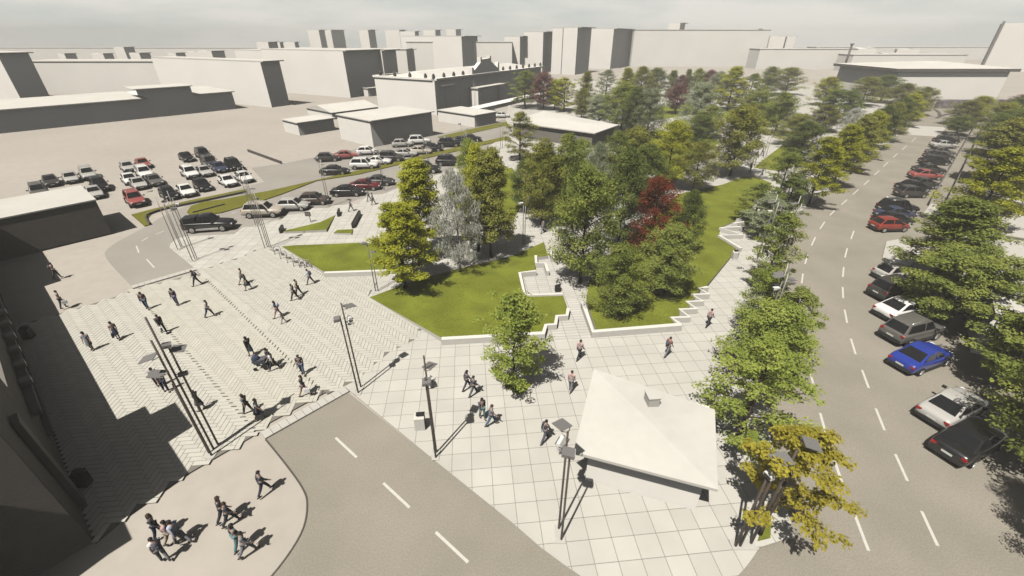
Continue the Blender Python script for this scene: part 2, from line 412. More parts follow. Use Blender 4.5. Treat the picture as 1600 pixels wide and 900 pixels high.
for a, b in (((522, 682), (560, 717)), ((598, 754), (641, 794)), ((683, 833), (729, 877)), ((775, 915), (830, 960))):
    p = (at(*a) + at(*b)) / 2; n = V * .065
    a = p - U * 1.0; b = p + U * 1.0
    mb.add([(q.x, q.y, .008) for q in (a - n, b - n, b + n, a + n)], [(0, 1, 2, 3)])
for a, b in (((229, 405), (241, 418)), ((213, 384), (217, 395)), ((221, 377), (231, 371)), ((244, 366), (256, 361)), ((362, 334), (369, 331)), ((440, 306), (452, 303)), ((470, 298), (482, 295))):
    p = at(*a); q = at(*b); d = (q - p).normalized(); n = Vector((-d.y, d.x, 0)) * .06
    mb.add([(x.x, x.y, .009) for x in (p - n, q - n, q + n, p + n)], [(0, 1, 2, 3)])
# zebra-like pale crossing slab and arrows far up the avenue
struct(mb.build('lane_markings', M['paint']))
mb = MB()
a = at(1412, 210); b = at(1468, 214); c = at(1478, 199); d = at(1424, 196)
mb.add([(p.x, p.y, .013) for p in (a, b, c, d)], [(0, 1, 2, 3)])
struct(mb.build('raised_crossing', M['kerb']))
mb = MB()
arc = smooth([at(1461, 172), at(1467, 176), at(1468, 181)], 4); arc2 = smooth([at(1463, 185), at(1475, 180), at(1500, 176)], 4)
for ar in (arc, arc2):
    l = offset(ar, -.35); r = offset(ar, .35)
    for i in range(len(ar) - 1): mb.prism([(l[i].x, l[i].y, .12), (r[i].x, r[i].y, .12), (r[i + 1].x, r[i + 1].y, .12), (l[i + 1].x, l[i + 1].y, .12)], .12)
struct(mb.build('traffic_island', M['darkkerb']))

# park plaza: one raised sheet of slabs, kerb 0.09 m above the roads
ed = [p for p in edgeL if p.y > at(1186, 857).y + .3]
pts = [at(545, 609, .09), at(679, 719, .09), at(800, 816, .09)] + bot + ed + [at(1120, 120), at(800, 130), at(790, 188), at(800, 205), at(715, 262), at(700, 270), at(650, 282), at(612, 299), at(598, 305), at(578, 305)]
for q in ((560, 318), (520, 321), (513, 325), (487, 325), (478, 333), (450, 335), (440, 343), (408, 345), (400, 354), (379, 355), (366, 366), (290, 369), (274, 374), (266, 381), (265, 387), (305, 420)): pts.append(at(*q, .09))
mb = MB(); mb.prism([Vector((p[0], p[1], .09)) for p in pts], .09, 0, 1)
struct(mb.build('plaza', [M['tiles'], M['kerb']]))
# joint bed of the herringbone zones
zoneL = P([(0, 470), (0, 517), (31, 509), (89, 493), (205, 456), (212, 455), (402, 672), (396, 684), (296, 741), (190, 815), (150, 852), (87, 690)])
zoneL = P([(31, 509), (89, 493), (205, 458), (398, 676), (394, 684), (296, 741), (188, 817), (150, 850), (84, 690), (25, 520)])
zoneM = P([(200, 457), (306, 429), (334, 433), (519, 609), (389, 680)])
zoneR = P([(308, 424), (332, 418), (350, 410), (378, 403), (398, 392), (420, 390), (434, 393), (506, 431), (600, 428), (575, 466), (660, 515), (652, 530), (630, 542), (612, 549), (597, 562), (578, 577), (563, 592), (543, 603), (512, 617)])
mb = MB()
for zn, zz in ((zoneL, .0945), (zoneM, .0950), (zoneR, .0955)):
    c = sum(zn, Vector()) / len(zn)
    mb.prism([(p.x + (p.x - c.x) * .0, p.y, zz) for p in zn], .094)
struct(mb.build('paving_bed', M['joint']))
def herring(zone, Wd, n, z, name, m, gap=.022):
    mb = MB(); ca, sa = cos(GA), sin(GA)
    def wld(x, y): return GO[0] + x * ca - y * sa, GO[1] + x * sa + y * ca
    for iy in range(-60, 220):
        for k in range(-40, 40):
            for hor in (True, False):
                if hor: x0, y0, dx, dy = iy + 2 * n * k, iy, n, 1
                else: x0, y0, dx, dy = iy + 2 * n - 1 + 2 * n * k, iy, 1, n
                # mirrored so that the zigzag runs along the street
                cx, cy = -(x0 + dx / 2) * Wd, (y0 + dy / 2) * Wd
                X, Y = wld(cx, cy)
                if not inpoly(X, Y, zone): continue
                hx, hy = dx * Wd / 2 - gap / 2, dy * Wd / 2 - gap / 2
                q = [wld(cx - hx, cy - hy), wld(cx + hx, cy - hy), wld(cx + hx, cy + hy), wld(cx - hx, cy + hy)]
                mb.prism([(a, b, z) for a, b in q], .02)
    return struct(mb.build(name, m))
herring(zoneL, .28, 3, .106, 'herringbone_paving', M['brick'], .026)
herring(zoneM, .24, 4, .102, 'crossing_paving', M['brick_mid'], .018)
herring(zoneR, .255, 3, .106, 'herringbone_paving', M['brick'], .026)
# short dark bars painting the shade of the band edges beside the crossing
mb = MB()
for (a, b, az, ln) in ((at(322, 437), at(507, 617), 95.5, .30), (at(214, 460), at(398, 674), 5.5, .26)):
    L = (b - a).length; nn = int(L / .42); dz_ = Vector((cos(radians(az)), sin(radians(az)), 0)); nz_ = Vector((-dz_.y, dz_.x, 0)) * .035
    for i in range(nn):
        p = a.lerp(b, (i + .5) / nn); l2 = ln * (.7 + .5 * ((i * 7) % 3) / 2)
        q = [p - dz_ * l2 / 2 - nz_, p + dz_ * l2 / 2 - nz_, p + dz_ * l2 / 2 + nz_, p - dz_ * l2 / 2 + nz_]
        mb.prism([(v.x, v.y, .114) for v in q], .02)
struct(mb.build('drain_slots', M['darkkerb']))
# rows of edging slabs where the street meets the plaza
mb = MB()
for (a, b, wd) in ((at(415, 687), at(546, 613), .62), (at(206, 448), at(306, 419), -.62)):
    d = (b - a).normalized(); L = (b - a).length; nn = int(L / .42); nrm = Vector((-d.y, d.x, 0)) * wd
    for i in range(nn):
        p = a + d * (i * L / nn + .01); q = a + d * ((i + 1) * L / nn - .01)
        mb.prism([(p.x, p.y, .116), (q.x, q.y, .116), (q.x + nrm.x, q.y + nrm.y, .116), (p.x + nrm.x, p.y + nrm.y, .116)], .113)
struct(mb.build('edging_slabs', M['kerb']))

# grass verges of the parking street
def lawn(name, pts, m='grass', wallh=None, label=None):
    mb = MB(); mb.prism(pts, .6 if wallh is None else wallh); return struct(mb.build(name, M[m]))
lawn('grass_verge', P([(205, 335), (240, 326), (300, 312), (385, 295), (386, 299), (300, 317), (262, 325), (236, 334), (230, 341), (236, 350), (226, 353)], .10), 'grass_dry', .1)
lawn('grass_verge', P([(292, 331), (298, 322), (318, 315), (350, 311), (385, 304), (420, 298), (560, 266), (700, 233), (790, 213), (800, 216), (660, 248), (560, 272), (495, 282), (440, 303), (395, 318), (345, 332), (300, 338)], .12), 'grass_dry', .12)
lawn('grass_verge', P([(683, 214), (742, 200), (780, 192), (805, 188), (805, 193), (745, 206), (695, 218)], .08), 'grass_dry', .08)
def polywall(name, label, pts, h, th, m, z0=.09, group=None):
    """a free-standing low wall along a polyline of ground points"""
    mb = MB(); pts = [Vector((p[0], p[1], 0)) for p in pts]; l = offset(pts, -th / 2); r = offset(pts, th / 2)
    # mitre by boxes whose ends meet
    n = len(pts)
    vs = []
    for i in range(n): vs += [(l[i].x, l[i].y, z0), (r[i].x, r[i].y, z0), (r[i].x, r[i].y, z0 + h), (l[i].x, l[i].y, z0 + h)]
    fs = [(0, 1, 2, 3), (4 * n - 4, 4 * n - 1, 4 * n - 2, 4 * n - 3)]
    for i in range(n - 1):
        a = 4 * i; b = a + 4
        for k in range(4): fs.append((a + k, b + k, b + (k + 1) % 4, a + (k + 1) % 4))
    mb.add(vs, [f[::-1] for f in fs])
    o = mb.build(name, m); return tag(o, label, 'wall', group)
wl = polywall('retaining_wall', 'dark low retaining wall curving round the grass verge by the car park', smooth([at(235, 352), at(229, 343), at(234, 336), at(262, 327), at(300, 319), at(386, 301)], 3), .28, .16, M['roofdark'], 0)
polywall('retaining_wall', 'thin dark kerb wall set in the middle of the rounded grass verge', [at(302, 334), at(352, 321)], .16, .12, M['roofdark'], .1)
polywall('low_wall', 'long thin dark wall lying alone on the pale car park', [at(388, 237), at(440, 256)], .45, .22, M['roofdark'], 0)

# lawns of the park (raised wedges)
def lawnz(name, pts, m='grass'):
    mb = MB(); mb.prism([at(*p) for p in pts], .7, 0, 1); return struct(mb.build(name, [M[m], M['white']]))
lawnz('lawn', [(440, 385, .13), (462, 383, .13), (520, 381, .13), (560, 379, .13), (600, 381, .13), (612, 405, .3), (607, 421, .42), (506, 424.5, .42)])
lawnz('lawn', [(577.5, 464.5, .13), (689, 527.5, .46), (849, 519, .46), (853, 505, .46), (868, 505, .46), (869, 492, .46), (885, 491, .46), (887, 482, .46), (879, 459, .44), (819, 460, .44), (811, 426, .42), (837, 423, .42), (835, 402, .4), (856, 400, .4), (850, 378, .2), (800, 400, .15), (707, 422, .13), (640, 441, .13)])
lawnz('lawn', [(916, 470, .5), (932, 515, .5), (1056, 506, .5), (1048, 498, .5), (1062, 492, .5), (1062, 484, .5), (1078, 478, .5), (1073, 471, .5), (1090, 464, .5), (1083, 460, .5), (1100, 451, .46), (1141, 402, .35), (1151, 386, .3), (1124, 366, .3), (1126, 355, .25), (1150, 345, .2), (1180, 320, .15), (1206, 286, .13), (1180, 276, .13), (1160, 276, .13), (1130, 288, .13), (1060, 303, .13), (1040, 320, .13), (950, 400, .4), (920, 440, .45)])
lawnz('lawn', [(440, 361, .13), (459, 357, .13), (500, 347, .13), (524, 336, .13), (510, 359, .35), (445, 362, .3)])
lawnz('lawn', [(521, 364, .25), (527, 359, .13), (552, 358, .13), (549, 364.5, .3)])
for pts in ([(812, 247), (850, 238), (915, 250), (960, 290), (930, 335), (870, 340), (835, 330)],
            [(955, 212), (1015, 204), (1095, 205), (1125, 222), (1075, 262), (1050, 290), (1005, 262)],
            [(1178, 262), (1192, 250), (1225, 225), (1248, 228), (1262, 255), (1216, 267)],
            [(1125, 178), (1200, 155), (1235, 170), (1215, 195), (1160, 208)],
            [(700, 300), (745, 268), (800, 262), (830, 300), (800, 345), (730, 360)],
            [(985, 172), (1080, 160), (1100, 176), (1000, 192)], [(1190, 228), (1150, 246), (1142, 240), (1186, 214)]):
    lawn('lawn', P(pts, .12), 'grass', .05)
# white planter walls of the lawns
polywall('planter_wall', 'white planter wall along the front of the small upper lawn', [at(507, 426, .5), at(606, 422.5, .5)], .44, .32, M['planter'])
polywall('planter_wall', 'white planter wall along the front of the large left lawn', [at(690, 530, .5), at(851, 521, .5)], .48, .34, M['planter'])
polywall('planter_wall', 'white L-shaped planter wall round the corner of the triangular lawn', [at(911, 473, .5), at(926, 519, .5), at(1064, 508, .5)], .5, .36, M['planter'])
zz = []
for q in ((1064, 508), (1049, 497), (1077, 496), (1062, 484), (1088, 483), (1073, 472), (1098, 471), (1081, 461), (1107, 460), (1092, 451), (1106, 449)): zz.append(at(*q, .5))
polywall('planter_wall', 'white zigzag planter wall stepping up the right edge of the triangular lawn', zz, .48, .26, M['planter'])
zz = [at(*q, .5) for q in ((849, 521), (853, 508), (868, 507), (870, 494), (886, 493), (888, 482))]
polywall('planter_wall', 'white stepped planter wall at the right end of the large left lawn', zz, .46, .26, M['planter'])
polywall('planter_wall', 'white wall round the square terrace cut into the left lawn', [at(838, 424, .5), at(812, 427, .5), at(820, 462, .5), at(879, 460, .5)], .5, .26, M['planter'])
polywall('planter_wall', 'short white wall behind the square terrace by the path', [at(856, 425, .5), at(852, 412, .5), at(838, 412, .5), at(837, 400, .5)], .5, .26, M['planter'])
polywall('planter_wall', 'white wall stub on the path behind the terrace', [at(864, 404, .5), at(860, 392, .5)], .5, .3, M['planter'])
zz = [at(*q, .5) for q in ((1158, 388), (1124, 368), (1160, 367), (1126, 356), (1162, 354), (1146, 349), (1166, 346), (1152, 342), (1170, 338), (1158, 334))]
polywall('planter_wall', 'white saw-toothed bench walls beside the path near the avenue', zz, .45, .3, M['planter'])
# narrow treads of the stairs path and terrace
mb = MB(); mb.prism(P([(880, 459), (905, 470), (925, 519), (930, 530), (868, 535), (856, 520), (870, 505), (886, 492), (888, 481)], .098), .005)
struct(mb.build('stair_path', M['tread']))
mb = MB(); mb.prism(P([(824, 456), (816, 428), (858, 425), (850, 402), (862, 395), (880, 420), (905, 468), (882, 458)], .099), .005)
struct(mb.build('terrace', M['tread']))
# tactile light strip, avenue sidewalk is plaza; right-hand pavement with bays
swL = offset(laneL, 9.0); swR = offset(laneL, 60)
i0 = 0
mb = ribbon(offset(laneL, 11.4), offset(laneL, 17.0), .10)
struct(mb.build('sidewalk', M['kerb']))
def island(pts):
    m_ = MB(); m_.prism(P(pts, .12), .12); return struct(m_.build('sidewalk_island', M['kerb']))
island([(1385, 377), (1379, 402), (1420, 418), (1440, 396), (1412, 372)])
island([(1455, 318), (1443, 333), (1470, 345), (1490, 325)])
island([(1490, 205), (1478, 222), (1492, 224), (1500, 208)])
lawn('lawn', P([(1490, 355), (1530, 350), (1533, 362), (1500, 371), (1476, 362)], .14), 'grass', .05)
lawn('lawn', P([(1184, 845), (1190, 825), (1205, 806), (1204, 840)], .13), 'grass', .05)
lawn('lawn', P([(788, 603), (808, 590), (832, 600), (812, 617)], .13), 'grass', .05)

# ================================================================== BUILDINGS
def blockmb(mb, c0, d, e, L, W, z0, z1, mi=0, mtop=None):
    """box from ground corner c0, L along d, W along e"""
    p = [c0, c0 + d * L, c0 + d * L + e * W, c0 + e * W]
    mb.prism([(q.x, q.y, z1) for q in p], z1 - z0, mi)

CITY = 'pale blank city blocks'
cityn = [0]
def city(pxl, pxr, ybase, ytop, lightlen, label, dark_len=None, h=None, name='city_block', d=D3, e=E3):
    """block with its shaded face between pxl and pxr (foot of the wall), sunlit face running back-left"""
    c0 = at(pxl, ybase); c0.z = 0
    if dark_len is None:
        # length along d until it projects to pxr
        lo, hi = 0.5, 200
        for _ in range(40):
            m_ = (lo + hi) / 2
            if project(c0 + d * m_)[0] < pxr: lo = m_
            else: hi = m_
        dark_len = lo
    hh = height_to(c0, ytop) if h is None else h
    t = thing(name, label, 'building', c0, 0, CITY)
    mb = MB(); blockmb(mb, Vector((0, 0, 0)), d, e, dark_len, lightlen, 0, hh)
    mb.build('wall', M['city'], t)
    mb = MB()
    ov = max(.4, hh * .10)  # one-sided roof overhang, shaped to throw shade down the side wall
    q0 = d * -.02 + e * -ov
    blockmb(mb, q0, d, e, dark_len + ov * .6, lightlen + ov, hh + .003, hh + .3)
    mb.build('roof', M['city_roof'], t)
    return t, c0, dark_len, hh

# left: long warehouse with a raised bay
c0 = at(370, 170); c0.z = 0; c0 = c0 - D2 * 95
t = thing('warehouse', 'long low dark-sided warehouse with one raised bay behind the far car park', 'building', c0)
h = 4.6
mb = MB(); blockmb(mb, Vector(), D2, E2, 95, 24, 0, h); mb.build('wall', M['city'], t)
mb = MB(); blockmb(mb, D2 * 74.5 - E2 * .05, D2, E2, 10.5, 9, 0.01, 6.9); mb.build('raised_bay', M['city'], t)
mb = MB(); blockmb(mb, D2 * -.2 - E2 * .55, D2, E2, 74.6, 24.6, h + .003, h + .25); blockmb(mb, D2 * 85.1 - E2 * .55, D2, E2, 10.5, 24.6, h + .003, h + .25); blockmb(mb, D2 * 72.0 - E2 * .95, D2, E2, 13.3, 9.9, 6.903, 7.1); mb.build('roof_edge', M['city_roof'], t)  # wide one-sided overhangs, added to keep the long side in shade

city(38, 83, 165, 84, 60, 'pale tower at the far left with a near-black side wall above the warehouse')
city(425, 453, 168, 97, 58, 'pale block with brown shaded side just right of the end of the warehouse')
city(455, 490, 140, 80, 30, 'pale block with wide dark side between two nearer blocks left of the centre')
city(548, 602, 153, 80, 42, 'broad pale block with slanting dark side and a small hut at its foot')
city(605, 626, 146, 79, 16, 'pale block with dark side directly left of the ornate station hall')
city(636, 651, 123, 78, 14, 'slim pale block with dark side seen over the ornate station hall')
city(724, 748, 118, 57, 40, 'tall pale block with dark side standing behind the station gable')
t, c, L, hh = city(812, 836, 114, 57, 10, 'dark-sided slab tower left in the pair above the far trees', h=None)
city(847, 862, 114, 50, 12, 'slimmer dark-sided tower right in the pair above the far trees')
city(876, 883, 116, 44, 6, 'thin dark-sided tower with a bright wide face left of the dark slab')
city(898, 919, 117, 43, 8, 'dark slab tower in the middle of the skyline')
city(953, 981, 108, 45, 40, 'isolated dark-sided tower at the right end of the tower group')
# low sheds at the foot
def hut(px, py, dk, ll, h, label, name='hut'):
    c0 = at(px, py); c0.z = 0
    t = thing(name, label, 'building', c0)
    mb = MB(); blockmb(mb, Vector(), D2, E2, dk, ll, 0, h); mb.build('wall', M['wall'], t)
    mb = MB(); blockmb(mb, D2 * -.25 - E2 * h * .13, D2, E2, dk + .7, ll + h * .13, h + .003, h + .18); mb.build('roof', M['city_roof'], t)  # roof juts out over the dark side, shaped to shade that wall
    return t
hut(576, 151, 5, 5, 2.6, 'tiny pale hut at the foot of the broad city block')
hut(469, 212, 8.4, 7, 2.55, 'small pale flat shed with a dark side left of the larger flat hall', 'shed')
hut(584, 230, 15.2, 11.8, 4.8, 'larger flat-roofed pale hall with a long brown side behind the parked cars', 'hall')
hut(742, 199, 7.5, 13, 2.6, 'low pale pavilion with a brown end beside the green verge', 'pavilion')
# low gabled shed
c0 = at(520, 187); c0.z = 0
t = thing('gabled_shed', 'low gabled pale shed behind the two flat sheds', 'building', c0)
mb = MB(); blockmb(mb, Vector(), D2, E2, 14, 13, 0, 1.7); mb.build('wall', M['wall'], t)
mb = MB(); a = D2 * -.3 - E2 * .3; b = a + D2 * 14.6; cc = b + E2 * 13.6; dd = a + E2 * 13.6
r0 = (a + dd) / 2 + Vector((0, 0, 3.0)); r1 = (b + cc) / 2 + Vector((0, 0, 3.0)); zz_ = Vector((0, 0, 1.72))
mb.add([a + zz_, b + zz_, cc + zz_, dd + zz_, r0, r1], [(0, 1, 5, 4), (2, 3, 4, 5), (1, 2, 5), (3, 0, 4), (0, 3, 2, 1)]); mb.build('roof', M['city_roof'], t)

# ornate station hall
c0 = at(683, 180); c0.z = 0
dS = (at(800, 153) - at(683, 178)); dS.z = 0; dS.normalize(); eS = Vector((-dS.y, dS.x, 0))
t = thing('station_hall', 'large old station hall with a stepped gable, roof knobs and a long dark side', 'building', c0)
LS = 62; WS = 22; HS = 8.6
mb = MB(); blockmb(mb, Vector(), dS, eS, LS, WS, 0, HS); mb.build('wall', M['city'], t)
mb = MB()
for (q, ll, ww) in ((-dS * .1 - eS * .9, LS + .6, 1.5), (-dS * .3 + eS * (WS - .6), LS + .6, .9)):
    blockmb(mb, q, dS, eS, ll, ww, HS + .003, HS + .5)
for q in (-dS * .3 + eS * .62, dS * (LS - .6) + eS * .62): blockmb(mb, q, dS, eS, .9, WS - 1.25, HS + .003, HS + .5)
mb.build('cornice', M['city'], t)
mb = MB(); a = dS * .5 + eS * .8; b = dS * (LS - .5) + eS * .8; cc = b + eS * (WS - 1.6); dd = a + eS * (WS - 1.6); zz_ = Vector((0, 0, HS + .05))
r0 = (a + dd) / 2 + dS * 5 + Vector((0, 0, HS + 1.5)); r1 = (b + cc) / 2 - dS * 5 + Vector((0, 0, HS + 1.5))
mb.add([a + zz_, b + zz_, cc + zz_, dd + zz_, r0, r1], [(0, 1, 5, 4), (2, 3, 4, 5), (1, 2, 5), (3, 0, 4)]); mb.build('roof', M['city_roof'], t)
gx = 24.5                                             # gable along the side wall
prof = [(-7.5, 0), (-7.5, 1.7), (-6.6, 1.7), (-6.3, 1.0), (-2.9, 2.9), (-2.9, 4.3), (-2.2, 4.3), (-2.2, 3.7), (2.2, 3.9), (2.2, 4.5), (2.9, 4.5), (2.9, 3.0), (6.6, 1.0), (6.9, 2.6), (7.5, 2.6), (7.5, 0)]
mb = MB(); n_ = len(prof)
fr = [dS * (gx + x) - eS * .35 + Vector((0, 0, HS + .45 + z)) for x, z in prof]; bk = [p + eS * 1.3 for p in fr]
mb.add(fr + bk, [tuple(range(n_))[::-1], tuple(range(n_, 2 * n_))] + [(i, (i + 1) % n_, n_ + (i + 1) % n_, n_ + i) for i in range(n_)]); mb.build('gable', M['city'], t)
for k in range(15):
    for (xx, ee) in ((k * 4.4, .15),) if k else ((0, .15),):
        if abs(xx - gx) < 8: continue
        mb = MB(); p = dS * xx + eS * ee; mb.box((p.x, p.y, HS + .85), (.6, .6, .7), atan2(dS.y, dS.x)); mb.ball((p.x, p.y, HS + 1.35), .32, 6); mb.build('finial', M['roofdark'], t)
for k in range(4):
    mb = MB(); p = eS * (3 + k * 5.5) + dS * .15; mb.box((p.x, p.y, HS + .85), (.6, .6, .7), atan2(dS.y, dS.x)); mb.ball((p.x, p.y, HS + 1.35), .32, 6); mb.build('finial', M['roofdark'], t)
for (x0, ln, dp, hh_) in ((-.2, 12, 1.4, 7.6),):
    mb = MB(); blockmb(mb, dS * 2.0 - eS * 1.0, dS, eS, 5.5, .9, 7.0, 7.3); mb.build('canopy', M['city'], t)
mb = MB(); blockmb(mb, dS * 15.5 - eS * 3.2, dS, eS, 9.5, 3.1, 0, 5.4); mb.build('annex', M['city'], t)
mb = MB(); blockmb(mb, dS * 15.2 - eS * 3.5, dS, eS, 16, 3.45, 5.41, 5.75); mb.build('annex_roof', M['city_roof'], t)
mb = MB(); blockmb(mb, dS * 7 - eS * 7.5, dS, eS, 48, 4.0, 0, 1.1); mb.build('platform', M['wall'], t)
for k in range(8):
    mb = MB(); blockmb(mb, dS * (4 + k * 7) - eS * .12, dS, eS, .35, .1, .2, HS - .4); mb.build('pilaster', M['city'], t)

# white hipped pavilion near the left trees
zr = 3.1
pc = P([(796, 190), (930, 208), (967, 195), (850, 173)], zr)
t = thing('white_pavilion', 'wide white flat-hipped pavilion with dark walls at the edge of the park', 'building', (pc[1].x, pc[1].y, 0))
o0 = Vector((pc[1].x, pc[1].y, 0)); cen = sum(pc, Vector()) / 4
inn = [cen + (p - cen) * .93 - o0 for p in pc]
mb = MB(); mb.prism([(p.x, p.y, zr - .2) for p in inn], zr - .2); mb.build('wall', M['clad'], t)
mb = MB(); q = [p - o0 for p in pc]; apex = [(q[0] + q[3]) / 2 * .75 + (q[1] + q[2]) / 2 * .25, (q[0] + q[3]) / 2 * .3 + (q[1] + q[2]) / 2 * .7]
apex = [Vector((a.x, a.y, zr + .35)) for a in apex]
qb = [Vector((p.x, p.y, zr - .19)) for p in q]
mb.add(q + qb + apex, [(0, 1, 9, 8), (1, 2, 9), (2, 3, 8, 9), (3, 0, 8), (4, 5, 1, 0), (5, 6, 2, 1), (6, 7, 3, 2), (7, 4, 0, 3), (7, 6, 5, 4)]); mb.build('roof', M['city_roof'], t)

# hidden-base skyline: dark side walls of blocks rising over the pale slabs
slab_n = 0
def slab(px0, px1, ybase, ytop, label, thick=14):
    a = at(px0, ybase); b = at(px1, ybase); a.z = b.z = 0
    d = (b - a).normalized(); e = Vector((-d.y, d.x, 0)); h = height_to(a, ytop)
    t = thing('city_block', label, 'building', a, 0, CITY)
    mb = MB(); blockmb(mb, Vector(), d, e, (b - a).length, thick, 0, h); mb.build('wall', M['city'], t)
    mb = MB(); blockmb(mb, d * -.2 - e * .2, d, e, (b - a).length + .4, thick + .4, h + .003, h + .3); mb.build('roof', M['city_roof'], t)
slab(55, 424, 146, 96.5, 'very long pale slab block behind the warehouse with a level roofline')
slab(488, 640, 128, 77.5, 'pale slab block stretching behind the dark-sided blocks left of the station')
slab(640, 800, 116, 66, 'pale slab block directly behind the station gable')
slab(985, 1190, 104, 47, 'wide pale slab block right of the isolated dark tower')
slab(1180, 1330, 108, 77, 'wide pale slab block behind the right-hand avenue trees')
slab(-120, 500, 93, 75, 'farthest pale slab block closing the left horizon')
slab(1270, 1700, 93, 74, 'farthest pale slab block closing the right horizon')
slab(1325, 1500, 112, 86, 'pale slab block behind the wide canopied building')
sk = [(103, 118, 84, 96), (162, 176, 84, 96), (193, 209, 74, 96), (219, 234, 83, 96), (275, 289, 83, 96), (310, 321, 81, 96), (331, 350, 80, 96), (391, 404, 84, 97),
      (419, 433, 66, 77), (437, 442, 66, 77), (460, 466, 66, 77), (498, 507, 47, 62), (517, 537, 47, 76), (575, 586, 47, 58), (624, 633, 47, 58), (648, 654, 49, 58), (680, 688, 47, 58), (712, 720, 46, 58),
      (1063, 1071, 36, 47), (1185, 1194, 45, 67), (1198, 1201, 57, 77), (1206, 1210, 57, 77), (1228, 1235, 57, 77), (1244, 1252, 57, 77), (1357, 1365, 76, 87), (1371, 1375, 76, 87), (1385, 1388, 86, 99), (1418, 1421, 86, 97), (1440, 1444, 77, 97), (1475, 1478, 86, 98)]
for i, (a, b, yt, yb) in enumerate(sk):
    D = 330 + (i * 37) % 90 if a > 480 else 260 + (i * 23) % 60
    wd = max((b - a) * D / F, 1.2); x = (a - 800) * D / F
    # foot on the ground at that depth
    y = (D - CAMH * SP) / CP
    c0 = Vector((x, y, 0))
    for _ in range(8):
        dd_ = depth(Vector((c0.x, c0.y, CAMH - (yt - 55) * .4))); c0.x = (a - 800) * dd_ / F
    h = height_to(c0, yt)
    t = thing('skyline_block', 'distant pale block whose small dark side shows on the skyline, %s from the left' % ordn(i), 'building', c0, 0, 'distant blocks along the skyline')
    lo, hi = .4, 60
    for _ in range(30):
        m_ = (lo + hi) / 2
        if project(c0 + D3 * m_ + Vector((0, 0, h)))[0] < b: lo = m_
        else: hi = m_
    mb = MB(); blockmb(mb, Vector(), D3, E3, lo, 9 + (i * 7) % 9, 0, h); mb.build('wall', M['city'], t)
    mb = MB(); blockmb(mb, -E3 * h * .09, D3, E3, lo + .6, 6, h + .003, h + .3); mb.build('roof', M['city_roof'], t)  # one-sided overhang shaped to shade the small side wall

# right background: wide building with a dark eave, a tall slab and thin-edged blocks
a = at(1388, 155); b = at(1556, 155); a.z = b.z = 0
t = thing('wide_hall', 'wide pale hall with a thin dark overhanging roof edge closing the avenue', 'building', a)
W_ = (b - a).length; h = height_to(a, 112)
X = Vector((1, 0, 0)); Y = Vector((0, 1, 0))
mb = MB(); blockmb(mb, Vector(), X, Y, W_, 30, 0, h); mb.build('wall', M['city'], t)
mb = MB(); blockmb(mb, Vector((-1.5, -.8, 0)), X, Y, W_ + 4, 33, h + .003, h + .9); mb.build('roof_edge', M['roofdark'], t)
mb = MB(); q = [Vector((-1.4, -.7, h + .91)), Vector((W_ + 2.4, -.7, h + .91)), Vector((W_ + 2.4, 32.1, h + .91)), Vector((-1.4, 32.1, h + .91))]
r0 = Vector((16, 13, h + 2.6)); r1 = Vector((W_ - 14, 13, h + 2.6))
mb.add(q + [r0, r1], [(0, 1, 5, 4), (1, 2, 5), (2, 3, 4, 5), (3, 0, 4)]); mb.build('roof', M['city_roof'], t)
a = at(1534, 110); a.z = 0
t = thing('tall_slab', 'tall pale slab block cut by the right picture edge', 'building', a)
h = height_to(a, 36)
mb = MB(); blockmb(mb, E2 * -90, D2, E2, 30, 90, 0, h); mb.build('wall', M['city'], t)
mb = MB(); blockmb(mb, D2 * .5 + E2 * .002, D2, E2, 2.2, 1.0, 0, h + 1); mb.build('corner_pier', M['clad'], t)  # dark strip painting the unlit edge of the slab
mb = MB(); blockmb(mb, E2 * -30 + D2 * 3, D2, E2, 12, 20, h + .003, h + 4); mb.build('roof_hut', M['city_roof'], t)
a = at(1308, 137); a.z = 0; h = height_to(a, 70)
t = thing('chimney_mast', 'thin tall dark mast rising beyond the avenue trees', 'mast', a)
mb = MB(); mb.tube((0, 0, 0), (0, 0, h), .5, .35, 8); mb.build('shaft', M['steel'], t)  # added dark pole standing in for the shaded edge of a slab
mb = MB(); mb.box((0, 0, h + .25), (1.0, 1.0, .4)); mb.build('cap', M['steel'], t)
a = at(1462, 169); b = at(1600, 168)
o = polywall('stone_wall', 'mottled grey stone wall closing the far end of the avenue', [a, b], 2.3, 1.4, M['stone'], 0)

# grey-white building at the right edge
z3 = 3.3
pc = P([(1533, 391), (1582, 401), (1640, 500), (1551, 473)], z3)
pc = [at(1533, 391, z3), at(1660, 416, z3), at(1700, 520, z3), at(1556, 490, z3)]
t = thing('corner_building', 'pale flat-roofed building half hidden by trees at the right edge', 'building', (pc[0].x, pc[0].y, 0))
o0 = Vector((pc[0].x, pc[0].y, 0)); q = [p - o0 for p in pc]; cen = sum(q, Vector()) / 4
mb = MB(); mb.prism([((cen + (p - cen) * .97).x, (cen + (p - cen) * .97).y, z3 - .25) for p in q], z3 - .25); mb.build('wall', M['city'], t)
mb = MB(); mb.prism([(p.x, p.y, z3) for p in q], .24); mb.build('roof', M['white'], t)
mb = MB(); mb.prism([(p.x, p.y, z3 + 1.9) for p in [cen + (p - cen) * .5 + Vector((2.5, .6, 0)) for p in q]], 1.89); mb.build('upper_storey', M['clad'], t)
# long kerb rail on the forecourt
o = polywall('kerb_wall', 'thin grey kerb rail on the forecourt at the right edge', smooth([at(1556, 374), at(1560, 371), at(1575, 373), at(1640, 384)], 3), .3, .25, M['clad'], 0)

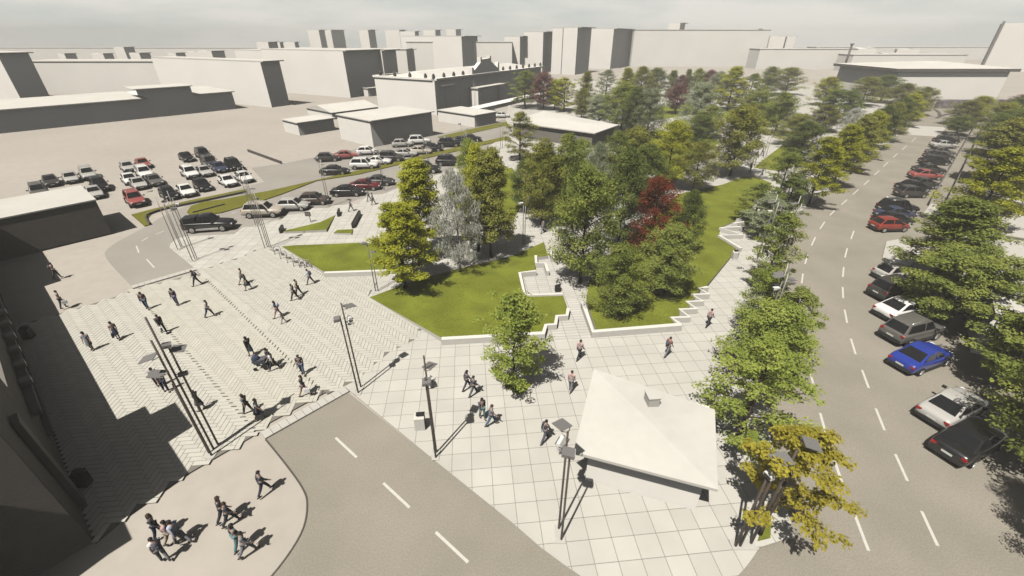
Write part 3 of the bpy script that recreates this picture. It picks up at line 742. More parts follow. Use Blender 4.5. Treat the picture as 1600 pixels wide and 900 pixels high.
# white flat box building at the left
z4 = 3.85
A_ = at(176, 366); A_.z = 0; Ad = (at(176, 366) - at(65, 393)); Ad.z = 0; Ad.normalize(); Ae = Vector((-Ad.y, Ad.x, 0))
A0 = A_ - Ad * 24
t = thing('flat_building', 'white flat-roofed building with a grey clad side at the left edge', 'building', A0)
mb = MB(); blockmb(mb, Vector(), Ad, Ae, 24, 7.6, 0, z4); mb.build('wall', M['clad'], t)  # grey wall colour holds the shade of a white side
mb = MB(); blockmb(mb, -Ae * .08 + Ad * -.08, Ad, Ae, 24.16, 7.76, z4 + .002, z4 + .14); mb.build('roof', M['white'], t)
mb = MB()  # raised lines added to imitate streaky shadow on the wall
for k in range(19): blockmb(mb, -Ae * .021, Ad, Ae, 23.98, .02, .2 + k * .19, .2 + k * .19 + .15)
mb.build('cladding_boards', M['clad'], t)

# dark building at the lower left: stepped blocks along the street line
B0 = at(146, 847); B0.z = 0
t = thing('ribbed_building', 'dark ribbed building rising at the lower left corner and shading the plaza', 'building', B0)
Wl = -V                                                # into the building (away from the plaza is -V)
Ub = -U                                                # along the facade, away from the camera
segs = [(0, 3.0, 7.0), (3.0, 5.9, 9.2), (5.9, 7.1, 7.0), (7.1, 31.2, 4.65), (31.2, 60, 6.7)]
for (s0, s1, hh) in segs:
    mb = MB(); blockmb(mb, Ub * s0, Ub, Wl, s1 - s0 - .004, 16, 0, hh); mb.build('block', M['clad'], t)
    mb = MB()  # thin boards added to imitate shadow streaks along the facade
    k = 0
    while .15 + k * .12 < hh - .1:
        blockmb(mb, Ub * (s0 + .01) + V * .001, Ub, V, s1 - s0 - .03, .012, .15 + k * .12, .15 + k * .12 + .09); k += 1
    mb.build('cladding_boards', M['clad'], t)
# front end: thin boards added to imitate shadow lines
mb = MB(); k = 0
while .15 + k * .12 < 6.9:
    blockmb(mb, U * .001 + Wl * .01, U, Wl, .012, 15.9, .15 + k * .12, .15 + k * .12 + .09); k += 1
mb.build('end_boards', M['clad'], t)
mb = MB(); blockmb(mb, Ub * 7.3 + V * .04, Ub, V, 22, .35, 2.6, 2.8); mb.build('ledge', M['clad'], t)
mb = MB(); blockmb(mb, Ub * 7.3 + V * .04, Ub, V, 22, .25, 1.2, 1.35); mb.build('ledge', M['clad'], t)
for k in range(6):
    mb = MB(); blockmb(mb, Ub * (10.2 + k * 2.1) + V * .05, Ub, V, .6, .45, 2.81, 3.1); mb.build('bracket', M['greysteel'], t)
mb = MB(); blockmb(mb, Ub * 2.2 + V * .04, Ub, V, .8, .22, .01, 5.6); mb.build('buttress', M['clad'], t)
# front wing beyond the lower picture edge (its shadow falls on the strip of ground in front)
C0 = B0 + Vector((-.62, -3.34, 0)) 
t = thing('front_wing', 'dark front wing of the ribbed building at the lower left edge', 'building', C0)
mb = MB(); blockmb(mb, Vector(), -U, -V, 12, 12, 0, 7.0); mb.build('wall', M['clad'], t)
mb = MB(); blockmb(mb, U * .1 + V * .1, -U, -V, 12.2, 12.2, 7.003, 7.12); mb.build('roof', M['clad'], t)

# ---------------------------------------------------------------- kiosk
ze = 2.9
FL = at(896, 706, ze); FR = at(1122, 765, ze); BL = at(928, 576, 3.35); BR = at(1117, 640, 3.0)
G0 = Vector((FL.x, FL.y, 0))
t = thing('kiosk', 'white kiosk with a folded roof and small skylight on the paved corner', 'kiosk', G0)
top = [p - G0 for p in (FL, FR, BR, BL)]
mid = (top[3] * .5 + top[1] * .5); mid.z += .12
bot_ = [Vector((p.x, p.y, p.z - .16)) for p in top]
mb = MB(); mb.add(top + bot_ + [mid], [(0, 1, 8), (1, 2, 8), (2, 3, 8), (3, 0, 8), (4, 5, 1, 0), (5, 6, 2, 1), (6, 7, 3, 2), (7, 4, 0, 3), (7, 6, 5, 4)])
mb.build('roof', M['white'], t)
# walls
wf0 = at(914, 752) - G0; wf1 = at(1085, 799) - G0; wf0.z = wf1.z = .09
dk = (wf1 - wf0).normalized(); ek = Vector((-dk.y, dk.x, 0))
wb1 = wf1 + ek * 4.3 + dk * .35; wb0 = wf0 + ek * 4.5
mb = MB(); mb.prism([Vector((p.x, p.y, 2.62)) for p in (wf0, wf1, wb1, wb0)], 2.53); mb.build('wall', M['wall'], t)
mb = MB()
a = wf1 + ek * .35 + dk * .04; mb.prism([(p.x, p.y, 2.5) for p in (a, a + dk * .05, a + dk * .32 + ek * 3.2, a + dk * .27 + ek * 3.2)], 2.35); mb.build('side_opening', M['black'], t)
sk0 = at(1019, 622, 3.5) - G0
mb = MB(); mb.box((sk0.x, sk0.y, 3.40), (.55, .6, .62), GA); mb.build('skylight', M['white'], t)
mb = MB(); mb.box((sk0.x, sk0.y, 3.735), (.62, .66, .05), GA); mb.build('skylight_cap', M['white'], t)

# ================================================================== STREET FURNITURE
def mast(name, label, cat, bases, tops, panels, r=.05, m=None, group=None, ytops=True, base=True, z0=.1):
    """cluster of slender poles; panels: (pole index, height, azimuth, width, depth, tilt, reach, kind)"""
    m = m or M['steel']
    pts = [at(x, y, z0) for x, y in bases]; c = sum(pts, Vector()) / len(pts); c.z = 0
    hs = [height_to(p, y) if ytops else y for p, y in zip(pts, tops)]
    t = thing(name, label, cat, c, 0, group)
    loc = [p - c for p in pts]
    if base:
        mb = MB(); xs = [p.x for p in loc]; ys = [p.y for p in loc]
        mb.box(((min(xs) + max(xs)) / 2, (min(ys) + max(ys)) / 2, z0 + .015), (max(xs) - min(xs) + .35, max(ys) - min(ys) + .35, .03), 0); mb.build('base_plate', M['kerb'], t)
    for p, h in zip(loc, hs):
        mb = MB(); mb.tube((p.x, p.y, z0 + .03), (p.x, p.y, h), r, r * .85, 8); mb.build('pole', m, t)
    for (k, h, az, wd, dp, tilt, reach, kind) in panels:
        p = loc[k]; a = radians(az); wd *= .68; dp *= .68; R = Matrix.Rotation(a, 3, 'Z') @ Matrix.Rotation(radians(tilt), 3, 'Y')
        dirv = Vector((cos(a), sin(a), 0)); cc = Vector((p.x, p.y, h)) + dirv * (reach + wd / 2)
        if kind == 'panel':
            mb = MB(); mb.box(cc, (wd, dp, .03), rot=R); o = mb.build('reflector_panel', M['panel'], t)
            mb = MB(); s_ = Vector((-dirv.y, dirv.x, 0)) * dp * .42
            for sg in (-1, 1):
                mb.tube(Vector((p.x, p.y, h)) + s_ * sg * .3, cc + s_ * sg - dirv * wd * .35 - Vector((0, 0, .02)), .018, .018, 5)
            mb.tube(Vector((p.x, p.y, h)) + s_ * -.4, Vector((p.x, p.y, h)) + s_ * .4, .018, .018, 5)
            mb.build('bracket', m, t)
        else:
            mb = MB(); mb.box(cc, (wd, dp, .16), rot=R); o = mb.build('floodlight', M['panel'] if kind == 'lamp' else M['lampwhite'], t)
            mb = MB(); mb.box(cc + dirv * (wd / 2 + .006), (.01, dp * .85, .12), rot=R); mb.build('lens', M['lampwhite'] if kind == 'lamp' else M['black'], o)
            mb = MB(); s_ = Vector((-dirv.y, dirv.x, 0)) * dp * .55
            for sg in (-1, 1):
                mb.tube(Vector((p.x, p.y, h)), Vector((p.x, p.y, h)) + s_ * sg, .018, .018, 5)
                mb.tube(Vector((p.x, p.y, h)) + s_ * sg, cc + s_ * sg, .018, .018, 5)
            mb.build('bracket', m, t)
    return t

LM = 'floodlight masts of the plaza'
mast('light_mast', 'group of tall brown poles with grey panels beside the shadow of the ribbed building', 'light mast', [(331, 712), (327, 708), (334, 702), (341, 695)], [532, 600, 496, 537],
     [(0, 6.7, 195, .95, .8, 14, .1, 'panel'), (0, 5.75, 190, .9, .8, -10, .15, 'panel'), (3, 6.5, 20, .8, .85, 12, .05, 'panel'), (2, 6.9, 35, .5, .5, 10, .05, 'lamp'), (2, 5.2, 30, .55, .3, 0, .1, 'lamp')], group=LM)
mast('light_mast', 'pair of brown poles with grey panel where the herringbone meets the square slabs', 'light mast', [(564, 605), (560, 614)], [474, 497],
     [(0, 5.9, 50, .95, .75, 14, .1, 'panel'), (0, 5.15, 40, .35, .5, -70, .12, 'white'), (1, 5.6, 200, .5, .6, 6, .0, 'lamp'), (0, 4.9, 30, .45, .4, 0, .1, 'white')], group=LM)
mast('light_mast', 'pair of brown poles with lamps beside the white litter bin on the square slabs', 'light mast', [(682, 707), (681, 715)], [556, 590],
     [(0, 5.7, 70, .95, .7, 14, .05, 'panel'), (0, 5.0, 50, .35, .5, -70, .12, 'white'), (1, 5.3, 190, .6, .6, 6, -.25, 'lamp'), (0, 4.7, 30, .45, .4, 0, .12, 'white')], group=LM)
mast('light_mast', 'pair of brown poles with lamps in front of the white kiosk', 'light mast', [(873, 826), (877, 843)], [675, 710],
     [(0, 6.3, 120, .95, .75, 16, .05, 'panel'), (0, 5.6, 150, .35, .7, -70, .1, 'white'), (1, 5.7, -10, .7, .6, 8, -.3, 'lamp'), (0, 5.4, 200, .45, .4, 0, .05, 'lamp')], group=LM)
mast('light_mast', 'three leaning-looking brown poles with big grey panels among the golden leaves', 'light mast', [(1149, 853), (1156, 853), (1173, 849)], [740, 720, 702],
     [(2, 5.6, 185, .95, .85, 10, .1, 'panel'), (2, 6.5, -15, .85, .8, 12, .05, 'panel'), (1, 4.9, 200, .5, .5, 0, .0, 'white')], r=.06, group=LM)
mast('light_mast', 'left of two clusters of thin grey poles beside the black pickup', 'light mast', [(278, 390), (283, 387), (285, 386)], [309, 320, 318], [(0, 6.2, 190, .6, .5, 10, .05, 'panel'), (1, 5.0, 20, .5, .4, 5, .05, 'lamp')], r=.035, m=M['greysteel'], group=LM)
mast('light_mast', 'right of two clusters of thin grey poles with lamps beside the black pickup', 'light mast', [(301, 408), (305, 405), (308, 404)], [311, 298, 310], [(0, 5.4, 20, .6, .5, 10, .05, 'lamp'), (1, 5.1, 190, .6, .5, 8, .05, 'panel'), (2, 5.6, 30, .4, .4, 0, .05, 'white')], r=.035, m=M['greysteel'], group=LM)
mast('light_mast', 'tallest cluster of thin grey poles by the row of bicycle racks', 'light mast', [(414, 388), (418, 386), (421, 387), (424, 388)], [277, 262, 290, 300], [(1, 6.2, 30, .7, .5, 10, .05, 'panel'), (0, 5.9, 190, .6, .5, 5, .05, 'panel'), (2, 5.3, 20, .5, .4, 0, .05, 'lamp')], r=.035, m=M['greysteel'], group=LM)
mast('light_mast', 'thin grey poles standing on the kerb just behind the tallest pole cluster', 'light mast', [(400, 353), (405, 352)], [262, 272], [(0, 6.0, 190, .5, .5, 5, .05, 'lamp')], r=.035, m=M['greysteel'], group=LM)
def lampost(bases, tops, label, arm=None, r=.04, grp='slim grey lamp posts'):
    pts = [at(x, y, .09) for x, y in bases]; hh = height_to(pts[0], tops[0])
    pan = [(0, hh - .35, 180, .55, .4, 5, .03, 'lamp'), (len(bases) - 1, hh - 1.1, 10, .5, .4, 5, .03, 'panel')] if arm is None else arm
    return mast('lamp_post', label, 'lamp post', bases, tops, pan, r=r, m=M['greysteel'], group=grp, base=False)
lampost([(513, 322), (516, 322)], [243, 250], 'slim double lamp post at the kerb between the brown hatchback and the black sedan')
lampost([(599, 297), (601, 297)], [231, 240], 'slim double lamp post at the kerb behind the tall yellow green trees')
lampost([(670, 268), (672, 268)], [220, 228], 'slim double lamp post at the kerb before the black off-roaders')
lampost([(724, 262), (728, 262), (731, 262)], [190, 196, 205], 'triple slim lamp post left of the bright small tree by the kerb')
lampost([(782, 231), (785, 231)], [192, 196], 'double lamp post on the verge near the low pale pavilion')
lampost([(742, 172), (744, 172)], [126, 130], 'faint far lamp post in front of the station hall')
t_ = lampost([(587, 455), (591, 455)], [374, 392], 'double lamp post with a drooping lamp between the two left lawns')
lampost([(817, 382), (820, 382)], [318, 322], 'double lamp post beside the path behind the left lawn', [(0, 4.6, 190, .8, .3, 0, .02, 'white')])
lampost([(1118, 281), (1121, 280)], [225, 230], 'slim lamp post on the rear path left of the leaning pole pair')
lampost([(1174, 262), (1178, 261)], [213, 217], 'tall double lamp post at the fork of the rear path')
lampost([(1192, 247), (1196, 246)], [205, 209], 'tall double lamp post beyond the fork of the rear path')
lampost([(1141, 272), (1145, 272)], [252, 254], 'short double post beside the dark round tree on the rear path')
av = [((1184, 545), 492), ((1185, 540), 455), ((1183, 405), 372), ((1216, 408), 360), ((1212, 345), 300), ((1263, 308), 240), ((1345, 247), 196)]
AVL = ['reflector mast rising out of the tall kiosk-side avenue trees', 'reflector mast between the two light green avenue trees', 'reflector mast left of the small avenue tree by the saw-toothed bench',
       'reflector mast right of the small avenue tree by the saw-toothed bench', 'reflector mast in the loose shrub at the lawn corner', 'reflector mast by the yellow green avenue tree near the lane line', 'farthest reflector mast in the avenue tree row']
for (b, tp), lb in zip(av, AVL):
    b2 = (b[0] + 6, b[1] - 2)
    p = at(*b); hh = 6.6
    mast('light_mast', lb, 'light mast', [b, b2], [hh, hh - .8], [(0, hh - .7, 185, .95, .6, 8, .05, 'panel'), (1, hh - 1.2, 0, .8, .6, 10, .05, 'panel'), (0, hh - 1.6, 185, .6, .3, 0, .05, 'white')], r=.05, m=M['greysteel'], group='reflector masts along the avenue', ytops=False)

# bicycle racks
for i, (x, y) in enumerate(((435, 397), (444, 404), (455, 410), (465, 416), (474, 417), (482, 418))):
    p = at(x, y, .112)
    t = thing('bicycle_rack', 'slim hoop bicycle rack beside the upper lawn, %s from the tall pole cluster' % ordn(i), 'bicycle rack', p, GA, 'bicycle racks along the upper lawn')
    mb = MB()
    q = [(-.32, 0, 0), (-.32, 0, .72), (-.24, 0, .82), (.24, 0, .82), (.32, 0, .72), (.32, 0, 0)]
    mb.path(q, [.028] * 6, 6); mb.build('hoop', M['greysteel'], t)
    mb = MB(); mb.box((0, 0, .45), (.3, .02, .24)); mb.build('plate', M['panel'], t)
    mb = MB(); mb.box((-.32, 0, .008), (.14, .14, .016)); mb.box((.32, 0, .008), (.14, .14, .016)); mb.build('foot', M['greysteel'], t)
# litter bins and small boards
def wedge_bin(px, py, label, h=.95, wd=.55, m1='white', rz=GA):
    t = thing('litter_bin', label, 'litter bin', at(px, py, .09), rz)
    mb = MB(); mb.add([(-wd / 2, -.18, 0), (wd / 2, -.18, 0), (wd / 2, .2, 0), (-wd / 2, .2, 0), (-wd / 2, -.10, h * .82), (wd / 2, -.10, h * .82), (wd / 2, .2, h), (-wd / 2, .2, h)],
                      [(0, 3, 2, 1), (4, 5, 6, 7), (0, 1, 5, 4), (1, 2, 6, 5), (2, 3, 7, 6), (3, 0, 4, 7)]); mb.build('bin_body', M[m1], t)
    mb = MB(); mb.box((wd / 2 + .013, .03, h * .45), (.02, .4, h * .8)); mb.build('side_panel', M['black'], t)
    mb = MB(); mb.box((.08, .12, h + .03), (wd * .85, .26, .04)); mb.build('lid', M['black'], t)
    return t
wedge_bin(657, 669, 'white wedge litter bin with black side by the street edge')
wedge_bin(1147, 404, 'small white bin with a black opening at the lawn edge near the saw-toothed bench', .8, .5)
wedge_bin(132, 758, 'black litter bin standing in the shade of the ribbed building', .9, .55, 'black')
wedge_bin(46, 528, 'black litter bin in the shade by the ledge of the ribbed building', .9, .6, 'black')
wedge_bin(871, 455, 'black box bin in the front corner of the square terrace', .5, .45, 'black')
t = thing('info_board', 'small black notice board on one leg behind the upper lawn', 'sign', at(484, 347, .12), GA)
mb = MB(); mb.tube((.12, 0, 0), (.12, 0, .8), .04, .04, 6); mb.build('post', M['black'], t)
mb = MB(); mb.box((0, -.03, 1.0), (.62, .06, .5)); mb.build('board', M['black'], t)
mb = MB(); mb.box((0, -.064, 1.0), (.52, .006, .4)); mb.build('notice', M['clad'], t)
polywall('low_wall', 'black end slab at the left tip of the wedge lawn', [at(439, 366), at(443, 359)], .55, .22, M['black'])
polywall('low_wall', 'short black slab wall right of the wedge lawn', [at(529, 340), at(531, 333)], .55, .22, M['black'])
polywall('low_wall', 'long black slab wall standing across the small square', [at(552, 358), at(563, 337)], .6, .25, M['black'])
polywall('low_wall', 'black slab end of the upper lawn planter by the yellow green tree', [at(602, 427), at(605, 421)], .6, .2, M['black'])

# railing on the right pavement
t = None
R0 = at(1450, 322); R1 = at(1527, 190); L_ = (R1 - R0); L_.z = 0
t = thing('railing', 'long grey triple-rail fence between the parked cars and the right pavement trees', 'railing', (R0.x, R0.y, .1))
for off in (0, .9):
    nrm = Vector((L_.y, -L_.x, 0)).normalized() * off * 1.6
    for zz_ in (.45, .75, 1.05):
        mb = MB(); mb.tube(nrm + Vector((0, 0, zz_)), nrm + L_ + Vector((0, 0, zz_)), .045, .045, 6); mb.build('rail', M['greysteel'], t)
    for k in range(25):
        mb = MB(); p = nrm + L_ * (k / 24); mb.tube((p.x, p.y, 0), (p.x, p.y, 1.12), .05, .05, 6); mb.build('post', M['greysteel'], t)

# ================================================================== CARS
def smooth_mesh(me, ang=35):
    for p in me.polygons: p.use_smooth = True
    try: me.set_sharp_from_angle(angle=radians(ang))
    except Exception: pass

CARS = {}
def make_car(kind):
    S = {   # length, width, belt z, stations (x, ztop, halfwidth), cabin (cowl, roof front, roof rear, tail), roof z
        'sedan': (4.4, 1.76, [(-2.20, .62, .70), (-2.16, .84, .78), (-1.95, .98, .83), (-1.3, 1.0, .87), (-.2, .96, .88), (.95, .93, .87), (1.6, .86, .84), (2.0, .76, .78), (2.17, .62, .68)], (1.0, .25, -.75, -1.62), 1.42),
        'hatchback': (3.9, 1.70, [(-1.94, .66, .72), (-1.92, .92, .79), (-1.7, 1.0, .83), (-1.0, 1.0, .85), (0, .97, .85), (.9, .95, .84), (1.4, .88, .82), (1.76, .78, .76), (1.93, .62, .66)], (.98, .3, -1.25, -1.82), 1.48),
        'suv': (4.5, 1.84, [(-2.24, .72, .76), (-2.22, 1.05, .84), (-2.0, 1.12, .88), (-1.2, 1.12, .9), (0, 1.09, .9), (1.0, 1.07, .9), (1.65, 1.02, .88), (2.08, .92, .82), (2.24, .74, .74)], (1.02, .42, -1.7, -2.12), 1.74),
        'pickup': (5.1, 1.9, [(-2.55, .75, .80), (-2.53, 1.1, .88), (-2.3, 1.14, .91), (-.9, 1.14, .93), (0, 1.12, .93), (1.1, 1.1, .93), (1.85, 1.04, .91), (2.36, .94, .86), (2.54, .76, .76)], (1.0, .35, -.72, -.98), 1.82),
    }[kind]
    L, Wd, st, cab, zr = S
    zb = .20 if kind in ('sedan', 'hatchback') else .30
    bm = bmesh.new(); rings = []
    for x, zt, hw in st:
        zl = zb + (.12 if x in (st[0][0], st[-1][0]) else 0)
        half = [(hw * .80, zl), (hw * .97, zl + .12), (hw, zl + .33), (hw * .985, zt - .16), (hw * .93, zt - .035), (hw * .78, zt)]
        pts = [(x, y, z) for y, z in half] + [(x, 0, zt + .025)] + [(x, -y, z) for y, z in reversed(half)]
        rings.append([bm.verts.new(p) for p in pts])
    for a, b in zip(rings, rings[1:]):
        n = len(a)
        for i in range(n): bm.faces.new((a[i], a[(i + 1) % n], b[(i + 1) % n], b[i]))
    bm.faces.new(rings[0]); bm.faces.new(list(reversed(rings[-1])))
    bmesh.ops.recalc_face_normals(bm, faces=bm.faces)
    m0 = bpy.data.meshes.new('shell'); bm.to_mesh(m0); bm.free()
    ob0 = bpy.data.objects.new('shell', m0); col.objects.link(ob0); ss = ob0.modifiers.new('s', 'SUBSURF'); ss.levels = 1
    ev_ = bpy.data.meshes.new_from_object(ob0.evaluated_get(bpy.context.evaluated_depsgraph_get()))
    bpy.data.objects.remove(ob0); bpy.data.meshes.remove(m0)
    bm = bmesh.new(); bm.from_mesh(ev_); bpy.data.meshes.remove(ev_); nshell = len(bm.verts)
    def ztop(x):
        for (x0, z0, h0), (x1, z1, h1) in zip(st, st[1:]):
            if x0 <= x <= x1:
                t_ = (x - x0) / (x1 - x0); return z0 + (z1 - z0) * t_, h0 + (h1 - h0) * t_
        return st[0][1], st[0][2]
    cw, rf, rr, tl = cab
    base = [(cw, .86), (rf - .45, .90), (rr + .3, .90), (tl, .86)]
    lo = []; 
    for x, k in base: z, h = ztop(x); lo.append((x, h * k, z - .03))
    hw_r = Wd / 2 * .70
    hi = [(rf, hw_r * .98, zr - .02), (rf - .45, hw_r, zr), (rr + .3, hw_r, zr), (rr, hw_r * .96, zr - .03)]
    cv = {}
    for sgn in (1, -1):
        for i in range(4):
            cv[('l', i, sgn)] = bm.verts.new((lo[i][0], lo[i][1] * sgn, lo[i][2])); cv[('h', i, sgn)] = bm.verts.new((hi[i][0], hi[i][1] * sgn, hi[i][2]))
    for i in range(3):
        bm.faces.new((cv[('l', i, 1)], cv[('h', i, 1)], cv[('h', i + 1, 1)], cv[('l', i + 1, 1)]))
        bm.faces.new((cv[('l', i, -1)], cv[('l', i + 1, -1)], cv[('h', i + 1, -1)], cv[('h', i, -1)]))
        bm.faces.new((cv[('h', i, 1)], cv[('h', i, -1)], cv[('h', i + 1, -1)], cv[('h', i + 1, 1)]))
    bm.faces.new((cv[('l', 0, 1)], cv[('l', 0, -1)], cv[('h', 0, -1)], cv[('h', 0, 1)]))
    bm.faces.new((cv[('l', 3, 1)], cv[('h', 3, 1)], cv[('h', 3, -1)], cv[('l', 3, -1)]))
    cvs = set(cv.values())
    eds = [e for e in bm.edges if e.verts[0] in cvs and e.verts[1] in cvs and max(e.verts[0].co.z, e.verts[1].co.z) > zr - .2]
    bmesh.ops.bevel(bm, geom=eds, offset=.05, segments=2, profile=.6, affect='EDGES')
    if kind == 'pickup':   # covered cargo bed
        x0, x1 = -2.42, -.99
        b_ = [bm.verts.new(p) for p in ((x0, -.8, 1.1), (x1, -.8, 1.1), (x1, .8, 1.1), (x0, .8, 1.1), (x0, -.66, 1.62), (x1, -.68, 1.72), (x1, .68, 1.72), (x0, .66, 1.62))]
        for f in ((4, 5, 6, 7), (0, 1, 5, 4), (1, 2, 6, 5), (2, 3, 7, 6), (3, 0, 4, 7)): bm.faces.new([b_[i] for i in f])
    bmesh.ops.recalc_face_normals(bm, faces=bm.faces)
    me = bpy.data.meshes.new(kind + '_body'); bm.to_mesh(me); bm.free(); smooth_mesh(me, 40); me.materials.append(PAINT['black'])
    parts = [('body', me, True, [])]
    # glass
    def quadpanel(a, b, c, d, ins=.075, off=.008):
        a, b, c, d = map(Vector, (a, b, c, d)); cen = (a + b + c + d) / 4
        nrm = (c - a).cross(d - b).normalized()
        if nrm.dot(cen - Vector((0, 0, .9))) < 0: nrm = -nrm
        q = []
        for p, p2, p3 in ((a, b, d), (b, a, c), (c, d, b), (d, c, a)):
            q.append(p + (p2 - p).normalized() * ins + (p3 - p).normalized() * ins + nrm * off)
        m_ = MB(); m_.add(q, [(0, 1, 2, 3)]); m_.add([p - nrm * .004 for p in q], [(3, 2, 1, 0)])
        return m_
    y = lambda p, s: (p[0], p[1] * s, p[2])
    m_ = quadpanel(y(lo[0], 1), y(lo[0], -1), y(hi[0], -1), y(hi[0], 1)); parts.append(('windscreen', m_.mesh('windscreen', M['glass']), False, []))
    m_ = quadpanel(y(lo[3], -1), y(lo[3], 1), y(hi[3], 1), y(hi[3], -1)); parts.append(('rear_window', m_.mesh('rear_window', M['glass']), False, []))
    for s in (1, -1):
        mid = -.2 if kind != 'hatchback' else -.25
        def bel(x): z, h = ztop(x); return (x, h * .89 * s, z + .02)
        def roo(x): return (x, hw_r * .985 * s, zr - .03)
        m_ = quadpanel(bel(cw - .12), bel(mid), roo(mid), roo(rf - .03), .035, .02); parts.append(('side_window', m_.mesh('side_window', M['glass']), False, []))
        m_ = quadpanel(bel(mid - .06), bel(tl + .18), roo(rr + .06), roo(mid - .06), .035, .02); parts.append(('side_window', m_.mesh('side_window', M['glass']), False, []))
    # wheels
    rw = .31 if kind in ('sedan', 'hatchback') else .38
    for x in (L * .30, -L * .30):
        for s in (1, -1):
            yv = (Wd / 2 - .085) * s
            m_ = MB(); m_.tube((x, yv - .105, rw), (x, yv + .105, rw), rw, rw, 18); ty = m_.mesh('tyre', M['tyre'])
            m_ = MB(); yo = yv + .108 * s; m_.tube((x, yo, rw), (x, yo + .012 * s, rw), rw * .66, rw * .60, 14)
            for k in range(5):
                a = 2 * pi * k / 5; m_.box((x + cos(a) * rw * .34, yo + .016 * s, rw + sin(a) * rw * .34), (rw * .5, .02, .05), rot=Matrix.Rotation(-a, 3, 'Y'))
            parts.append(('wheel', ty, False, [('rim', m_.mesh('rim', M['rim']))]))
    # arches / sills
    m_ = MB()
    for s in (1, -1):
        m_.box((0, (Wd / 2 - .045) * s, zb + .06), (L * .48, .1, .12))
    parts.append(('sill', m_.mesh('sill', M['chrome'] if kind == 'pickup' else M['trim']), False, []))
    xf, xr = st[-1][0], st[0][0]
    m_ = MB(); m_.box((xf - .02, 0, zb + .22), (.12, Wd * .78, .16)); parts.append(('front_bumper', m_.mesh('bumper', M['trim']), False, []))
    m_ = MB(); m_.box((xr + .02, 0, zb + .22), (.12, Wd * .82, .18)); parts.append(('rear_bumper', m_.mesh('bumper', M['chrome'] if kind == 'pickup' else M['trim']), False, []))
    zh = st[-1][1] + .0
    m_ = MB(); m_.box((xf + .012, 0, zh - .06), (.05, Wd * .38, .13)); parts.append(('grille', m_.mesh('grille', M['black']), False, []))
    for s in (1, -1):
        m_ = MB(); m_.box((xf - .09, Wd * .315 * s, zh + .02), (.20, .26, .11), rz=-.35 * s); parts.append(('headlight', m_.mesh('headlight', M['headlight']), False, []))
        m_ = MB(); m_.box((xr + .05, Wd * .365 * s, st[1][1] - .10), (.10, .24, .13), rz=.25 * s); parts.append(('tail_light', m_.mesh('tail_light', M['taillight']), False, []))
        m_ = MB(); m_.box((cw - .28, (ztop(cw)[1] + .09) * s, ztop(cw)[0] + .07), (.14, .2, .13)); parts.append(('mirror', m_.mesh('mirror', M['trim']), False, []))
    m_ = MB(); m_.box((xr - .045, 0, zb + .42), (.02, .46, .11)); parts.append(('number_plate', m_.mesh('plate', M['plate']), False, []))
    m_ = MB(); m_.box((xf + .055, 0, zb + .25), (.02, .46, .11)); parts.append(('number_plate', m_.mesh('plate', M['plate']), False, []))
    if kind == 'suv':
        m_ = MB()
        for s in (1, -1): m_.tube((rf - .3, hw_r * .86 * s, zr + .06), (rr + .1, hw_r * .86 * s, zr + .06), .025, .025, 6)
        parts.append(('roof_rail', m_.mesh('roof_rail', M['chrome']), False, []))
    CARS[kind] = parts
for k in ('sedan', 'hatchback', 'suv', 'pickup'): make_car(k)

def car(kind, colour, px, py, az, label, group, scale=None):
    if scale is None: scale = 1.0
    p = at(px, py, .012)
    # px,py is where the middle of the car appears: move back to the foot under it
    q = at(px, py, .62 if kind in ('sedan', 'hatchback') else .75); q.z = .006
    t = thing('parked_car' if kind != 'pickup' else 'pickup_truck', label, 'car' if kind != 'pickup' else 'pickup', q, radians(az), group)
    t.scale = (scale,) * 3
    for nm, me, paint, subs in CARS[kind]:
        o = link(nm, me, t)
        if paint:
            o.material_slots[0].link = 'OBJECT'; o.material_slots[0].material = PAINT[colour]
        for sn, sm_ in subs: link(sn, sm_, o)
    return t
LOT = 'cars on the far left car park'
